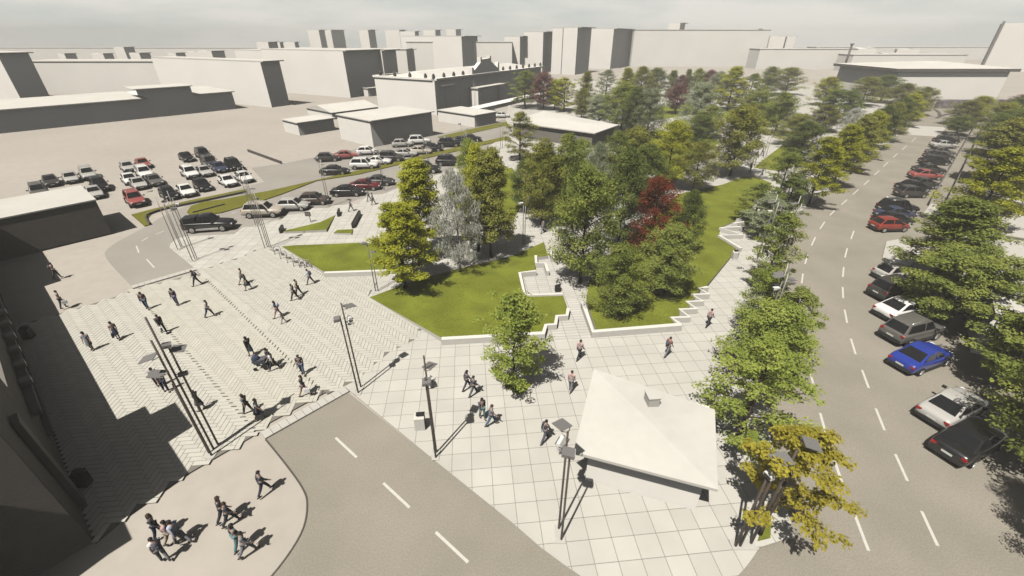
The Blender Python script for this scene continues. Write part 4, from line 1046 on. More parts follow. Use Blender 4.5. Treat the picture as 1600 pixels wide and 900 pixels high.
# (kind, colour, px, py, az, label)
for c in [('sedan', 'charcoal', 79, 282, -43, 'dark sedan at the left end of the far car park behind the white roof'),
          ('sedan', 'silver', 110, 277, -43, 'silver sedan between the dark sedan and a pale off-roader on the far car park'),
          ('suv', 'silver', 137, 271, -43, 'pale off-roader ahead of the black one on the far car park'),
          ('suv', 'black', 155, 288, -43, 'black off-roader parked just behind the corner of the white roof'),
          ('sedan', 'silver', 147, 300, -43, 'grey silver car half hidden by the corner of the white roof'),
          ('suv', 'grey', 60, 298, -43, 'grey car of which only the top shows over the white roof'),
          ('sedan', 'silver', 199, 260, -43, 'silver sedan next to the red sedan in the back of the car park'),
          ('sedan', 'red', 223, 255, -43, 'red sedan in the rear row of the car park'),
          ('sedan', 'white', 202, 279, -43, 'white sedan left of the white off-roader in the middle cluster'),
          ('suv', 'white', 225, 269, -43, 'white off-roader right in front of the red sedan'),
          ('sedan', 'silver', 216, 286, -43, 'silver sedan directly in front of the white sedan in the middle cluster'),
          ('sedan', 'grey', 241, 281, -43, 'grey sedan at the right front of the middle cluster'),
          ('suv', 'red', 210, 310, -43, 'big red off-roader parked alone near the curved grass verge'),
          ('sedan', 'black', 291, 245, -43, 'black car standing alone at the rear left of the right cluster'),
          ('suv', 'black', 317, 240, -43, 'rearmost black off-roader of the right cluster'),
          ('suv', 'charcoal', 327, 253, -43, 'charcoal off-roader between the rearmost black one and the blue sedan'),
          ('suv', 'white', 296, 269, -43, 'white off-roader with roof rails in the right cluster'),
          ('sedan', 'silver', 319, 267, -43, 'silver sedan between the white off-roader and the blue sedan'),
          ('sedan', 'navy', 342, 261, -43, 'navy blue sedan in the right cluster'),
          ('suv', 'black', 365, 257, -43, 'black off-roader right of the navy blue sedan'),
          ('hatchback', 'black', 263, 302, -43, 'black hatchback first in the front row by the verge'),
          ('sedan', 'white', 290, 297, -43, 'white sedan between two black hatchbacks in the front row'),
          ('hatchback', 'black', 316, 289, -43, 'black hatchback beside the low dark wall in the front row'),
          ('sedan', 'white', 355, 282, -43, 'white sedan left of the tall pole cluster'),
          ('sedan', 'white', 380, 276, -43, 'white sedan half behind the top of the tall pole cluster')]:
    car(c[0], c[1], c[2], c[3], c[4], c[5], LOT)
ST = 'cars along the parking street'
for c in [('pickup', 'black', 327, 349, 11, 'black pickup with silver sills and a covered bed at the kerb'),
          ('suv', 'beige', 411, 328, 6, 'beige off-roader behind the tall pole cluster'),
          ('hatchback', 'silver', 458, 320, 6, 'silver white hatchback between the beige off-roader and the brown car'),
          ('hatchback', 'brown', 491, 311, 8, 'brown hatchback next to the slim double lamp post'),
          ('sedan', 'black', 543, 298, 5, 'black sedan with pale window frame in front of the dark red one'),
          ('sedan', 'dark red', 570, 289, 4, 'dark red sedan between the black sedan and a grey car'),
          ('sedan', 'charcoal', 592, 282, 2, 'charcoal sedan cut off by the yellow green tree'),
          ('suv', 'black', 665, 262, 0, 'black off-roader right behind the top of the yellow green tree'),
          ('suv', 'black', 702, 251, 0, 'large black off-roader with pale roof frame by the triple lamp post'),
          ('sedan', 'charcoal', 728, 249, -2, 'charcoal sedan behind the triple lamp post'),
          ('sedan', 'black', 523, 266, 6, 'black sedan standing alone on the near side of the grass strip'),
          ('hatchback', 'charcoal', 512, 246, 16, 'charcoal hatchback left of the bright red sedan'),
          ('sedan', 'red', 541, 242, 14, 'bright red sedan before the larger flat hall'),
          ('hatchback', 'white', 574, 236, 12, 'white hatchback right of the bright red sedan'),
          ('suv', 'white', 569, 256, 4, 'white boxy car beside the grass strip'),
          ('sedan', 'white', 591, 251, 4, 'white sedan right behind the white boxy car'),
          ('suv', 'charcoal', 611, 245, 4, 'charcoal off-roader between two pale sedans by the grass strip'),
          ('sedan', 'silver', 633, 239, 4, 'silver sedan by the grass strip before the beige sedan'),
          ('sedan', 'beige', 656, 235, 2, 'beige sedan by the grass strip'),
          ('hatchback', 'black', 676, 231, 2, 'black hatchback at the right end of the row by the grass strip'),
          ('hatchback', 'silver', 628, 224, 14, 'silver hatchback under the brown wall of the larger hall'),
          ('suv', 'white', 655, 219, 14, 'white off-roader under the brown wall of the larger hall'),
          ('suv', 'black', 702, 223, 4, 'black off-roader left of two black sedans beyond the triple lamp post'),
          ('sedan', 'black', 721, 219, 2, 'black sedan in the middle of three black cars beyond the triple lamp post'),
          ('sedan', 'black', 736, 216, 2, 'black sedan at the right end of three black cars beyond the triple lamp post'),
          ('sedan', 'charcoal', 763, 173, 5, 'dark car far off between the station hall and the left trees'),
          ('hatchback', 'white', 785, 180, 5, 'white hatchback far off by the trunk of the left tree')]:
    car(c[0], c[1], c[2], c[3], c[4], c[5], ST)
AVN = 'cars nosed in along the avenue'
for c in [('sedan', 'black', 1516, 685, 24, 'black sedan nearest the viewer in the avenue row'),
          ('sedan', 'silver', 1490, 634, 23, 'silver white sedan between the black and the blue sedan'),
          ('sedan', 'blue', 1440, 556, 21, 'vivid blue sedan under the avenue tree'),
          ('suv', 'grey', 1426, 513, 18, 'grey off-roader in tree shade between the blue and a white car'),
          ('sedan', 'white', 1411, 481, 16, 'white sedan half under the big avenue tree'),
          ('suv', 'charcoal', 1402, 450, 14, 'charcoal off-roader under the big avenue tree'),
          ('hatchback', 'silver', 1402, 425, 11, 'silver car just beyond the tree shadow on the bays'),
          ('hatchback', 'orange red', 1390, 351, 4, 'orange red hatchback at the near end of a four-car cluster'),
          ('sedan', 'black', 1396, 342, 4, 'black sedan right behind the orange red hatchback'),
          ('sedan', 'navy', 1399, 333, 3, 'navy sedan in the four-car cluster'),
          ('suv', 'black', 1403, 323, 2, 'black car at the far end of the four-car cluster'),
          ('hatchback', 'charcoal', 1424, 300, 0, 'charcoal hatchback nearest in the five-car cluster'),
          ('sedan', 'black', 1428, 291, -2, 'black sedan behind the charcoal hatchback'),
          ('sedan', 'charcoal', 1442, 286, -3, 'charcoal sedan set back toward the railing'),
          ('sedan', 'red', 1447, 273, -8, 'red sedan in the middle of the far avenue row'),
          ('sedan', 'charcoal', 1452, 264, -8, 'charcoal sedan right behind the red sedan'),
          ('sedan', 'black', 1461, 251, -9, 'black sedan nearest in the trio of dark cars'),
          ('sedan', 'charcoal', 1467, 243, -9, 'charcoal sedan in the middle of the trio of dark cars'),
          ('sedan', 'grey', 1470, 237, -9, 'grey sedan farthest in the trio of dark cars'),
          ('sedan', 'silver', 1475, 226, -9, 'silver sedan before the far black car in the avenue row'),
          ('sedan', 'black', 1479, 219, -9, 'black sedan behind the far silver sedan'),
          ('sedan', 'grey', 1486, 214, -9, 'grey sedan at the far end of the avenue row')]:
    car(c[0], c[1], c[2], c[3], c[4], c[5], AVN)

# ================================================================== PEOPLE
def skin_mesh(name, verts, edges, radii, root=0, sub=1):
    me = bpy.data.meshes.new(name); me.from_pydata(verts, edges, [])
    o = bpy.data.objects.new(name, me); col.objects.link(o)
    md = o.modifiers.new('skin', 'SKIN'); md.use_smooth_shade = True
    if not me.skin_vertices: me.skin_vertices.new() if hasattr(me.skin_vertices, 'new') else None
    for i, r in enumerate(radii):
        rr = r if hasattr(r, '__len__') else (r, r)
        me.skin_vertices[0].data[i].radius = rr; me.skin_vertices[0].data[i].use_root = (i == root)
    if sub: s = o.modifiers.new('sub', 'SUBSURF'); s.levels = sub; s.render_levels = sub
    dg = bpy.context.evaluated_depsgraph_get(); ev = o.evaluated_get(dg)
    r = bpy.data.meshes.new_from_object(ev)
    bpy.data.objects.remove(o); bpy.data.meshes.remove(me)
    r.materials.clear()
    for p in r.polygons: p.use_smooth = True
    return r
def join_mb(me, mb, mats):
    """append plain geometry (fingers, nose, eyes) to a skinned mesh"""
    bm = bmesh.new(); bm.from_mesh(me)
    vs_ = [bm.verts.new(v) for v in mb.v]
    for f, mi, s in zip(mb.f, mb.m, mb.sm):
        try:
            fc = bm.faces.new([vs_[i] for i in f]); fc.material_index = mi; fc.smooth = True
        except ValueError: pass
    bm.to_mesh(me); bm.free()
    for m_ in mats: me.materials.append(m_)
    return me

BODY = {}
def make_body(key, stride=26, arm=22, lean=3, phone=False, height=1.70, bag=False):
    """a person facing +X in mid step; returns body, hair, top, legs, shoes meshes"""
    s = height / 1.70
    def leg(side, ang, knee):
        hip = Vector((0, .085 * side, .90)); a = radians(ang)
        kn = hip + Vector((sin(a), .01 * side, -cos(a))) * .43
        b = radians(ang - knee); an = kn + Vector((sin(b), 0, -cos(b))) * .42
        return hip, kn, an
    legs = [leg(1, stride, 6), leg(-1, -stride * .9, 9 if stride else 2)]
    low = min(l[2].z for l in legs) - .08
    def fix(v): return Vector((v.x, v.y, v.z - low)) * s
    ln = sin(radians(lean))
    T = lambda x, y, z: Vector((x + ln * (z - .9), y, z))
    pel = T(0, 0, .93); sp = T(0, 0, 1.10); ch = T(.01, 0, 1.30); nk = T(.015, 0, 1.45); hd = T(.03, 0, 1.56); tp = T(.03, 0, 1.64)
    verts = [pel, sp, ch, nk, hd, tp]; edges = [(0, 1), (1, 2), (2, 3), (3, 4), (4, 5)]
    rad = [(.125, .095), (.115, .085), (.145, .10), (.05, .05), (.085, .078), (.07, .062)]
    arms = []
    for side, sw in ((1, -arm), (-1, arm)):
        sh = T(.0, .175 * side, 1.38); a = radians(sw)
        el = sh + Vector((sin(a), .05 * side, -cos(a))) * .28
        if phone and side == -1: wr = el + Vector((.20, .10, .15))
        else:
            b = radians(sw + 18); wr = el + Vector((sin(b), .0, -cos(b))) * .25
        hnd = wr + (wr - el).normalized() * .085
        i = len(verts); verts += [sh, el, wr, hnd]; edges += [(2, i), (i, i + 1), (i + 1, i + 2), (i + 2, i + 3)]
        rad += [(.062, .058), (.044, .042), (.032, .028), (.036, .020)]; arms.append((sh, el, wr, hnd))
    for (hip, kn, an) in legs:
        toe = an + Vector((.15, 0, -.055)); i = len(verts); verts += [hip, kn, an, toe]; edges += [(0, i), (i, i + 1), (i + 1, i + 2), (i + 2, i + 3)]
        rad += [(.088, .085), (.060, .058), (.042, .040), (.042, .030)]
    V_ = [fix(v) for v in verts]; R_ = [(a * s, b * s) for a, b in rad]
    body = skin_mesh('person_body', V_, edges, R_, 0, 1)
    ex = MB(); H = fix(hd)
    ex.add([H + Vector((.082, .016, -.012)) * s, H + Vector((.082, -.016, -.012)) * s, H + Vector((.112, 0, -.010)) * s, H + Vector((.078, 0, .035)) * s], [(0, 1, 2), (0, 2, 3), (1, 3, 2)], 0)
    for sd_ in (1, -1):
        ex.ball(H + Vector((.078, .030 * sd_, .018)) * s, .010 * s, 6, 1); ex.ball(H + Vector((0, .083 * sd_, 0)) * s, (.022 * s, .012 * s, .03 * s), 6, 0)
    ex.box(H + Vector((.082, 0, -.042)) * s, (.008 * s, .04 * s, .008 * s), mi=1)
    for (sh, el, wr, hnd) in arms:                      # five fingers, slightly curled
        d = (hnd - wr).normalized(); a = d.orthogonal().normalized(); yv = Vector((0, 1, 0)); a = (Vector((1, 0, 0)) - d * d.x).normalized() if abs(d.x) < .9 else Vector((0, 0, 1))
        o_ = hnd + d * .02
        for k, ln_ in enumerate((.065, .075, .07, .055)):
            b0 = o_ + a * (.030 - .02 * k); b1 = b0 + d * ln_ * .55; b2 = b1 + d * ln_ * .45 + yv * (-.012 if hnd.y > 0 else .012)
            ex.path([fix(b0), fix(b1), fix(b2)], [.009 * s, .008 * s, .006 * s], 5, 0)
        b0 = wr + d * .03 + a * .03; b1 = b0 + (d + a * .8).normalized() * .035; b2 = b1 + d * .028
        ex.path([fix(b0), fix(b1), fix(b2)], [.011 * s, .009 * s, .007 * s], 5, 0)
    join_mb(body, ex, [SKIN, EYE])
    # hair
    hm = MB(); hm.ball(H + Vector((-.018, 0, .03)) * s, (.098 * s, .092 * s, .092 * s), 10, 0); hair = hm.mesh('hair', HAIR['black'])
    hm = MB(); hm.ball(H + Vector((-.018, 0, .03)) * s, (.100 * s, .096 * s, .094 * s), 10, 0); hm.ball(H + Vector((-.06, 0, -.09)) * s, (.06 * s, .09 * s, .17 * s), 10, 0); hairl = hm.mesh('long_hair', HAIR['black'])
    # top with sleeves
    def chain(vs2, ed2, rd2, nm, mt):
        me = skin_mesh(nm, [fix(v) for v in vs2], ed2, [(a * s, b * s) for a, b in rd2], 0, 1); me.materials.append(mt); return me
    tv = [T(0, 0, .88), sp, ch, T(.015, 0, 1.425)]; te = [(0, 1), (1, 2), (2, 3)]; tr_ = [(.130, .105), (.120, .095), (.145, .108), (.065, .06)]
    sleeves = {}
    for nm, frac in (('short', .75), ('long', 1.0)):
        vs2, ed2, rd2 = list(tv), list(te), list(tr_)
        for (sh, el, wr, hnd) in arms:
            i = len(vs2)
            if nm == 'short': vs2 += [sh, sh.lerp(el, .8)]; ed2 += [(2, i), (i, i + 1)]; rd2 += [(.078, .072), (.062, .058)]
            else: vs2 += [sh, el, el.lerp(wr, .93)]; ed2 += [(2, i), (i, i + 1), (i + 1, i + 2)]; rd2 += [(.078, .072), (.060, .056), (.046, .042)]
        sleeves[nm] = chain(vs2, ed2, rd2, 'top_' + nm, FAB['black'])
    # jacket / coat: long top plus skirt of the coat
    lowers = {}
    for nm, fr in (('trousers', .96), ('shorts', None)):
        vs2 = [T(0, 0, .97)]; ed2 = []; rd2 = [(.135, .11)]
        for (hip, kn, an) in legs:
            i = len(vs2)
            if fr: vs2 += [hip, kn, kn.lerp(an, fr)]; ed2 += [(0, i), (i, i + 1), (i + 1, i + 2)]; rd2 += [(.108, .105), (.076, .074), (.062, .060)]
            else: vs2 += [hip, hip.lerp(kn, .75)]; ed2 += [(0, i), (i, i + 1)]; rd2 += [(.112, .108), (.09, .088)]
        lowers[nm] = chain(vs2, ed2, rd2, nm, FAB['jeans'])
    k = legs[0][1].lerp(legs[1][1], .5)
    sk = MB(); n = 14; rings = [(1.06, .115, .098, pel.x), (.90, .155, .145, pel.x * .6), (.66, .205 + abs(stride) * .0025, .16, k.x * .5), (.50, .225 + abs(stride) * .004, .165, k.x * .7)]
    vs2 = []
    for z, rx, ry, cx in rings:
        for q in range(n): vs2.append(fix(Vector((cx + rx * cos(2 * pi * q / n), ry * sin(2 * pi * q / n), z))))
    fs = [(j * n + q, j * n + (q + 1) % n, (j + 1) * n + (q + 1) % n, (j + 1) * n + q) for j in range(3) for q in range(n)]
    sk.add(vs2, [f[::-1] for f in fs], 0, True); lowers['skirt'] = sk.mesh('skirt', FAB['black'])
    shoes = []
    for (hip, kn, an) in legs:
        sm_ = MB(); c = fix(an + Vector((.055, 0, -.045))); sm_.ball(c, (.14 * s, .052 * s, .048 * s), 8); shoes.append(sm_.mesh('shoe', SHOE))
    bp = fix(T(-.17, 0, 1.24)); hand = fix(arms[1][3]); hand2 = fix(arms[0][3])
    BODY[key] = dict(body=body, hair=hair, hairl=hairl, top=sleeves, low=lowers, shoes=shoes, pack=bp, hand=hand, hand2=hand2, s=s)
make_body('walk', 18, 16, 3)
make_body('stride', 24, 22, 4)
make_body('short_step', 11, 10, 2)
make_body('stand', 4, 4, 1)
make_body('phone', 10, 8, 2, phone=True)
make_body('child', 18, 16, 3, height=1.08)

def person(px, py, pose, az, top, toplen, topc, lowk, lowc, label, hair='short', hcol='black', scale=1.0):
    B = BODY[pose]; p = at(px, py, .112)
    t = thing('person', label, 'person', p, radians(az)); t.scale = (scale,) * 3
    link('body', B['body'], t)
    def sl(nm, me, m_):
        o = link(nm, me, t); o.material_slots[0].link = 'OBJECT'; o.material_slots[0].material = m_; return o
    sl('hair', B['hairl'] if hair == 'long' else B['hair'], HAIR[hcol])
    sl(top, B['top'][toplen], FAB[topc])
    sl(lowk, B['low'][lowk], FAB[lowc])
    for me in B['shoes']: link('shoe', me, t)
    return t, B, p
def carried(nm, label, t, B, p, az, kind, fab, scale=1.0):
    R = Matrix.Rotation(radians(az), 3, 'Z')
    if kind == 'backpack':
        c = B['pack']; mb = MB(); bm = bmesh.new()
        mb.ball((c.x, c.y, c.z), (.11, .15, .23), 10); mb.ball((c.x - .09, c.y, c.z - .07), (.05, .10, .10), 8)
        o = mb.build(nm, FAB[fab])
    else:
        c = B['hand'] if kind == 'bag' else B['hand2']
        mb = MB(); w2, d2, h2 = (.17, .06, .30)
        mb.add([(c.x - w2, c.y - d2, c.z - .1), (c.x + w2, c.y - d2, c.z - .1), (c.x + w2, c.y + d2, c.z - .1), (c.x - w2, c.y + d2, c.z - .1),
                (c.x - w2 * .9, c.y - d2 * 1.2, c.z - .1 - h2), (c.x + w2 * .9, c.y - d2 * 1.2, c.z - .1 - h2), (c.x + w2 * .9, c.y + d2 * 1.2, c.z - .1 - h2), (c.x - w2 * .9, c.y + d2 * 1.2, c.z - .1 - h2)],
               [(0, 1, 2, 3), (7, 6, 5, 4), (4, 5, 1, 0), (5, 6, 2, 1), (6, 7, 3, 2), (7, 4, 0, 3)])
        mb.path([(c.x - .09, c.y, c.z - .1), (c.x - .04, c.y, c.z), (c.x + .04, c.y, c.z), (c.x + .09, c.y, c.z - .1)], [.012] * 4, 5)
        o = mb.build(nm, FAB[fab])
    o.location = p; o.rotation_euler = (0, 0, radians(az)); o.scale = (scale,) * 3
    tag(o, label, 'backpack' if kind == 'backpack' else 'bag')
PE = [
 (91, 435, 'walk', 30, 'shirt', 'short', 'pink', 'trousers', 'charcoal', 'person in a dusty pink top walking just outside the building shadow', 'short', ('backpack', 'charcoal')),
 (101, 481, 'short_step', 40, 'shirt', 'short', 'pale pink', 'trousers', 'charcoal', 'person in a pale shirt with a white bag on the pale ground at the left', 'short', ('bag', 'white')),
 (231, 483, 'short_step', -60, 'shirt', 'long', 'black', 'trousers', 'jeans', 'person with long dark hair, black top and wide blue jeans near the far street edge', 'long', None),
 (278, 477, 'stand', -80, 'shirt', 'long', 'navy', 'trousers', 'violet', 'slim person in dark blue and violet standing alone on the crossing', 'long', None),
 (309, 446, 'stride', 200, 'jacket', 'long', 'black', 'trousers', 'black', 'person all in black with a backpack striding at the top of the crossing', 'short', ('backpack', 'charcoal')),
 (329, 495, 'stride', 10, 'shirt', 'short', 'white', 'trousers', 'jeans', 'person in a white shirt and jeans striding across the crossing', 'short', None),
 (381, 444, 'stride', 15, 'shirt', 'short', 'pale pink', 'shorts', 'grey', 'person in a pale shirt and grey shorts behind the one in the dark dress', 'short', None),
 (389, 453, 'walk', 200, 'dress', 'short', 'dark green', 'skirt', 'dark green', 'person in a dark dress with bare legs beside the one in grey shorts', 'long', None),
 (186, 530, 'short_step', -50, 'shirt', 'short', 'beige', 'skirt', 'navy', 'person in a dark skirt with a dark bag left of the mast tops', 'long', ('bag', 'navy')),
 (145, 547, 'stand', -70, 'blouse', 'short', 'pale blue', 'skirt', 'grey', 'person in a grey patterned skirt close to the edge of the building shadow', 'long', None),
 (257, 520, 'walk', -30, 'jacket', 'long', 'charcoal', 'trousers', 'black', 'person in a dark suit with a white bag just right of the mast top', 'short', ('bag', 'white')),
 (250, 604, 'short_step', -40, 'shirt', 'short', 'grey', 'trousers', 'black', 'person with long hair in a grey shirt behind the tall plaza masts', 'long', None),
 (261, 612, 'short_step', -40, 'shirt', 'short', 'pale blue', 'trousers', 'navy', 'person in a light grey shirt and navy trousers at the edge of the jagged shadow', 'short', None),
 (394, 556, 'short_step', 160, 'coat', 'long', 'dark green', 'skirt', 'dark green', 'person in a long dark green dress on the middle of the crossing', 'long', None),
 (486, 444, 'stride', 190, 'shirt', 'long', 'pale blue', 'trousers', 'grey', 'person in a light blue shirt with a backpack at the corner of the upper lawn', 'short', ('backpack', 'charcoal')),
 (462, 469, 'stride', 180, 'coat', 'short', 'grey', 'trousers', 'black', 'person in a grey coat striding on the herringbone right of the crossing', 'short', None),
 (468, 462, 'walk', 185, 'shirt', 'short', 'beige', 'trousers', 'charcoal', 'person in a beige top half hidden behind the one in a grey coat', 'short', None),
 (436, 496, 'stride', 200, 'shirt', 'short', 'navy', 'shorts', 'pink', 'person in pink shorts carrying a blue bag beside a small child', 'long', ('backpack', 'pale blue')),
 (444, 505, 'child', 200, 'shirt', 'short', 'navy', 'shorts', 'pale blue', 'small child in a dark top on the herringbone', 'short', None),
 (425, 573, 'walk', 190, 'shirt', 'short', 'black', 'trousers', 'charcoal', 'person in a black top walking behind a dark pram', 'short', None),
 (430, 578, 'stride', 190, 'shirt', 'long', 'white', 'trousers', 'black', 'person in a white top and black trousers next to the pram', 'long', None),
 (474, 585, 'short_step', -70, 'shirt', 'short', 'black', 'trousers', 'jeans', 'person in a black shirt and jeans left of the pole pair', 'short', None),
 (477, 618, 'walk', 10, 'jacket', 'long', 'black', 'shorts', 'pink', 'person in a bulky black jacket with bare legs by the edging slabs', 'short', ('bag', 'white')),
 (316, 641, 'short_step', 190, 'coat', 'long', 'charcoal', 'skirt', 'charcoal', 'person in a long dark coat right of the tall plaza masts', 'long', None),
 (390, 646, 'stride', 170, 'shirt', 'short', 'grey', 'trousers', 'black', 'person in a grey shirt left of the person in a blue skirt', 'long', None),
 (408, 655, 'walk', 20, 'shirt', 'short', 'white', 'skirt', 'navy', 'person in a white top and blue skirt on the mast shadow', 'short', None),
 (730, 608, 'stride', 30, 'coat', 'long', 'charcoal', 'trousers', 'black', 'left of two dark clad people left of the plaza tree', 'long', None),
 (740, 617, 'stride', 30, 'jacket', 'long', 'charcoal', 'trousers', 'charcoal', 'right of two dark clad people left of the plaza tree', 'short', None),
 (754, 654, 'short_step', -60, 'jacket', 'long', 'charcoal', 'trousers', 'teal', 'person in a dark jacket and teal trousers below the two dark clad people', 'long', None),
 (768, 664, 'stride', 10, 'shirt', 'short', 'grey', 'trousers', 'jeans', 'person in a grey shirt and jeans striding away below the plaza tree', 'short', None),
 (851, 689, 'stride', 40, 'jacket', 'long', 'black', 'trousers', 'charcoal', 'person in black striding toward the kiosk', 'short', None),
 (904, 561, 'walk', 40, 'shirt', 'long', 'pale pink', 'trousers', 'black', 'person in a long pale shirt on the square slabs below the stair path', 'short', None),
 (891, 611, 'short_step', 60, 'shirt', 'short', 'pale pink', 'trousers', 'grey', 'person in a pale pink shirt between the plaza tree and the kiosk roof', 'short', None),
 (1041, 556, 'walk', 30, 'shirt', 'short', 'red', 'trousers', 'grey', 'person in a red shirt with a big dark backpack in front of the triangular lawn', 'short', ('backpack', 'charcoal')),
 (1105, 510, 'walk', 30, 'shirt', 'long', 'pale pink', 'trousers', 'black', 'person in a white shirt by the zigzag planter wall', 'short', None),
 (415, 770, 'stride', 50, 'jacket', 'long', 'charcoal', 'trousers', 'black', 'person in dark clothes alone on the pale ground by the street curve', 'short', None),
 (252, 838, 'short_step', 30, 'shirt', 'long', 'charcoal', 'trousers', 'navy', 'person with long dark hair at the top left of the group on the pale ground', 'long', None),
 (274, 848, 'stride', 10, 'shirt', 'short', 'pink', 'trousers', 'beige', 'person in a pink shirt, left of a close pair on the pale ground', 'short', None),
 (287, 848, 'stride', 170, 'shirt', 'long', 'pale blue', 'trousers', 'grey', 'person in a pale blue shirt, right of a close pair on the pale ground', 'short', None),
 (259, 875, 'short_step', 150, 'shirt', 'short', 'white', 'trousers', 'grey', 'person in a white shirt lowest in the group near the bottom edge', 'short', ('backpack', 'charcoal')),
 (354, 811, 'stride', 40, 'jacket', 'long', 'black', 'trousers', 'black', 'left of two black clad people on the pale ground', 'long', None),
 (363, 818, 'stride', 30, 'jacket', 'long', 'charcoal', 'trousers', 'black', 'right of two black clad people on the pale ground', 'short', None),
 (377, 855, 'walk', 60, 'jacket', 'long', 'charcoal', 'trousers', 'teal', 'person in a dark jacket with light soles below the two black clad people', 'long', None),
 (389, 865, 'stride', 30, 'shirt', 'long', 'grey', 'trousers', 'grey', 'person in grey at the right end of the group on the pale ground', 'short', None),
 (549, 330, 'stride', 10, 'shirt', 'long', 'grey', 'trousers', 'grey', 'grey clad runner on the small square by the parking street', 'short', None),
 (577, 314, 'walk', 190, 'shirt', 'long', 'grey', 'trousers', 'grey', 'left of two grey clad walkers on the small square', 'short', None),
 (584, 320, 'walk', 190, 'shirt', 'long', 'grey', 'trousers', 'charcoal', 'right of two grey clad walkers on the small square', 'short', None),
 (848, 364, 'walk', 30, 'shirt', 'long', 'grey', 'trousers', 'grey', 'grey clad walker on the path right of the lamp post behind the left lawn', 'short', None),
 (1134, 269, 'walk', 30, 'shirt', 'long', 'violet', 'trousers', 'violet', 'walker left of the tree trunk on the rear path', 'short', None),
 (1171, 270, 'walk', 190, 'shirt', 'long', 'violet', 'trousers', 'grey', 'walker in the middle of the rear path below the lamp posts', 'short', None),
 (1190, 274, 'stride', 20, 'shirt', 'long', 'grey', 'trousers', 'violet', 'walker at the right on the rear path beside the grass', 'short', None),
 (1190, 243, 'walk', 120, 'shirt', 'long', 'grey', 'trousers', 'violet', 'walker between the tall double lamp posts up the rear path', 'short', None),
]
for (px, py, pose, az, top, tl, tcn_, lk, lc, label, hair, extra) in PE:
    scl = 1.0 if pose == 'child' else (.91 + (px * 7 % 10) * .006)
    t, B, p = person(px, py, pose, az, top, tl, tcn_, lk, lc, label, hair, 'brown' if (px % 3 == 0) else 'black', scl)
    if extra: carried('backpack' if extra[0] == 'backpack' else 'hand_bag', '%s %s of the %s' % (extra[1], 'backpack worn on the back' if extra[0] == 'backpack' else 'bag in the hand', ' '.join(label.split()[:7])), t, B, p, az, extra[0], extra[1], scl)
# pram
pp = at(410, 575, .112)
t = thing('pram', 'dark pram pushed over the crossing by the person in the black top', 'pram', pp, radians(190))
mb = MB(); n = 8
for sgn in (1,):
    vs_ = [(-.35, -.2, .5), (.3, -.2, .45), (.3, .2, .45), (-.35, .2, .5), (-.42, -.24, .85), (.42, -.22, .72), (.42, .22, .72), (-.42, .24, .85)]
    mb.add(vs_, [(0, 3, 2, 1), (0, 1, 5, 4), (1, 2, 6, 5), (2, 3, 7, 6), (3, 0, 4, 7), (4, 5, 6, 7)])
mb.build('carrycot', FAB['charcoal'], t)
mb = MB(); mb.ball((.2, 0, .82), (.26, .24, .26), 10); mb.build('hood', FAB['navy'], t)
mb = MB(); mb.path([(-.4, -.2, .85), (-.62, -.2, 1.0), (-.62, .2, 1.0), (-.4, .2, .85)], [.015] * 4, 5); mb.build('handle', M['steel'], t)
for x in (-.3, .32):
    for y_ in (-.24, .24):
        mb = MB(); mb.tube((x, y_ - .02, .13), (x, y_ + .02, .13), .13, .13, 10); mb.tube((x, y_, .13), (0, y_ * .8, .5), .012, .012, 5); mb.build('wheel', M['tyre'], t)

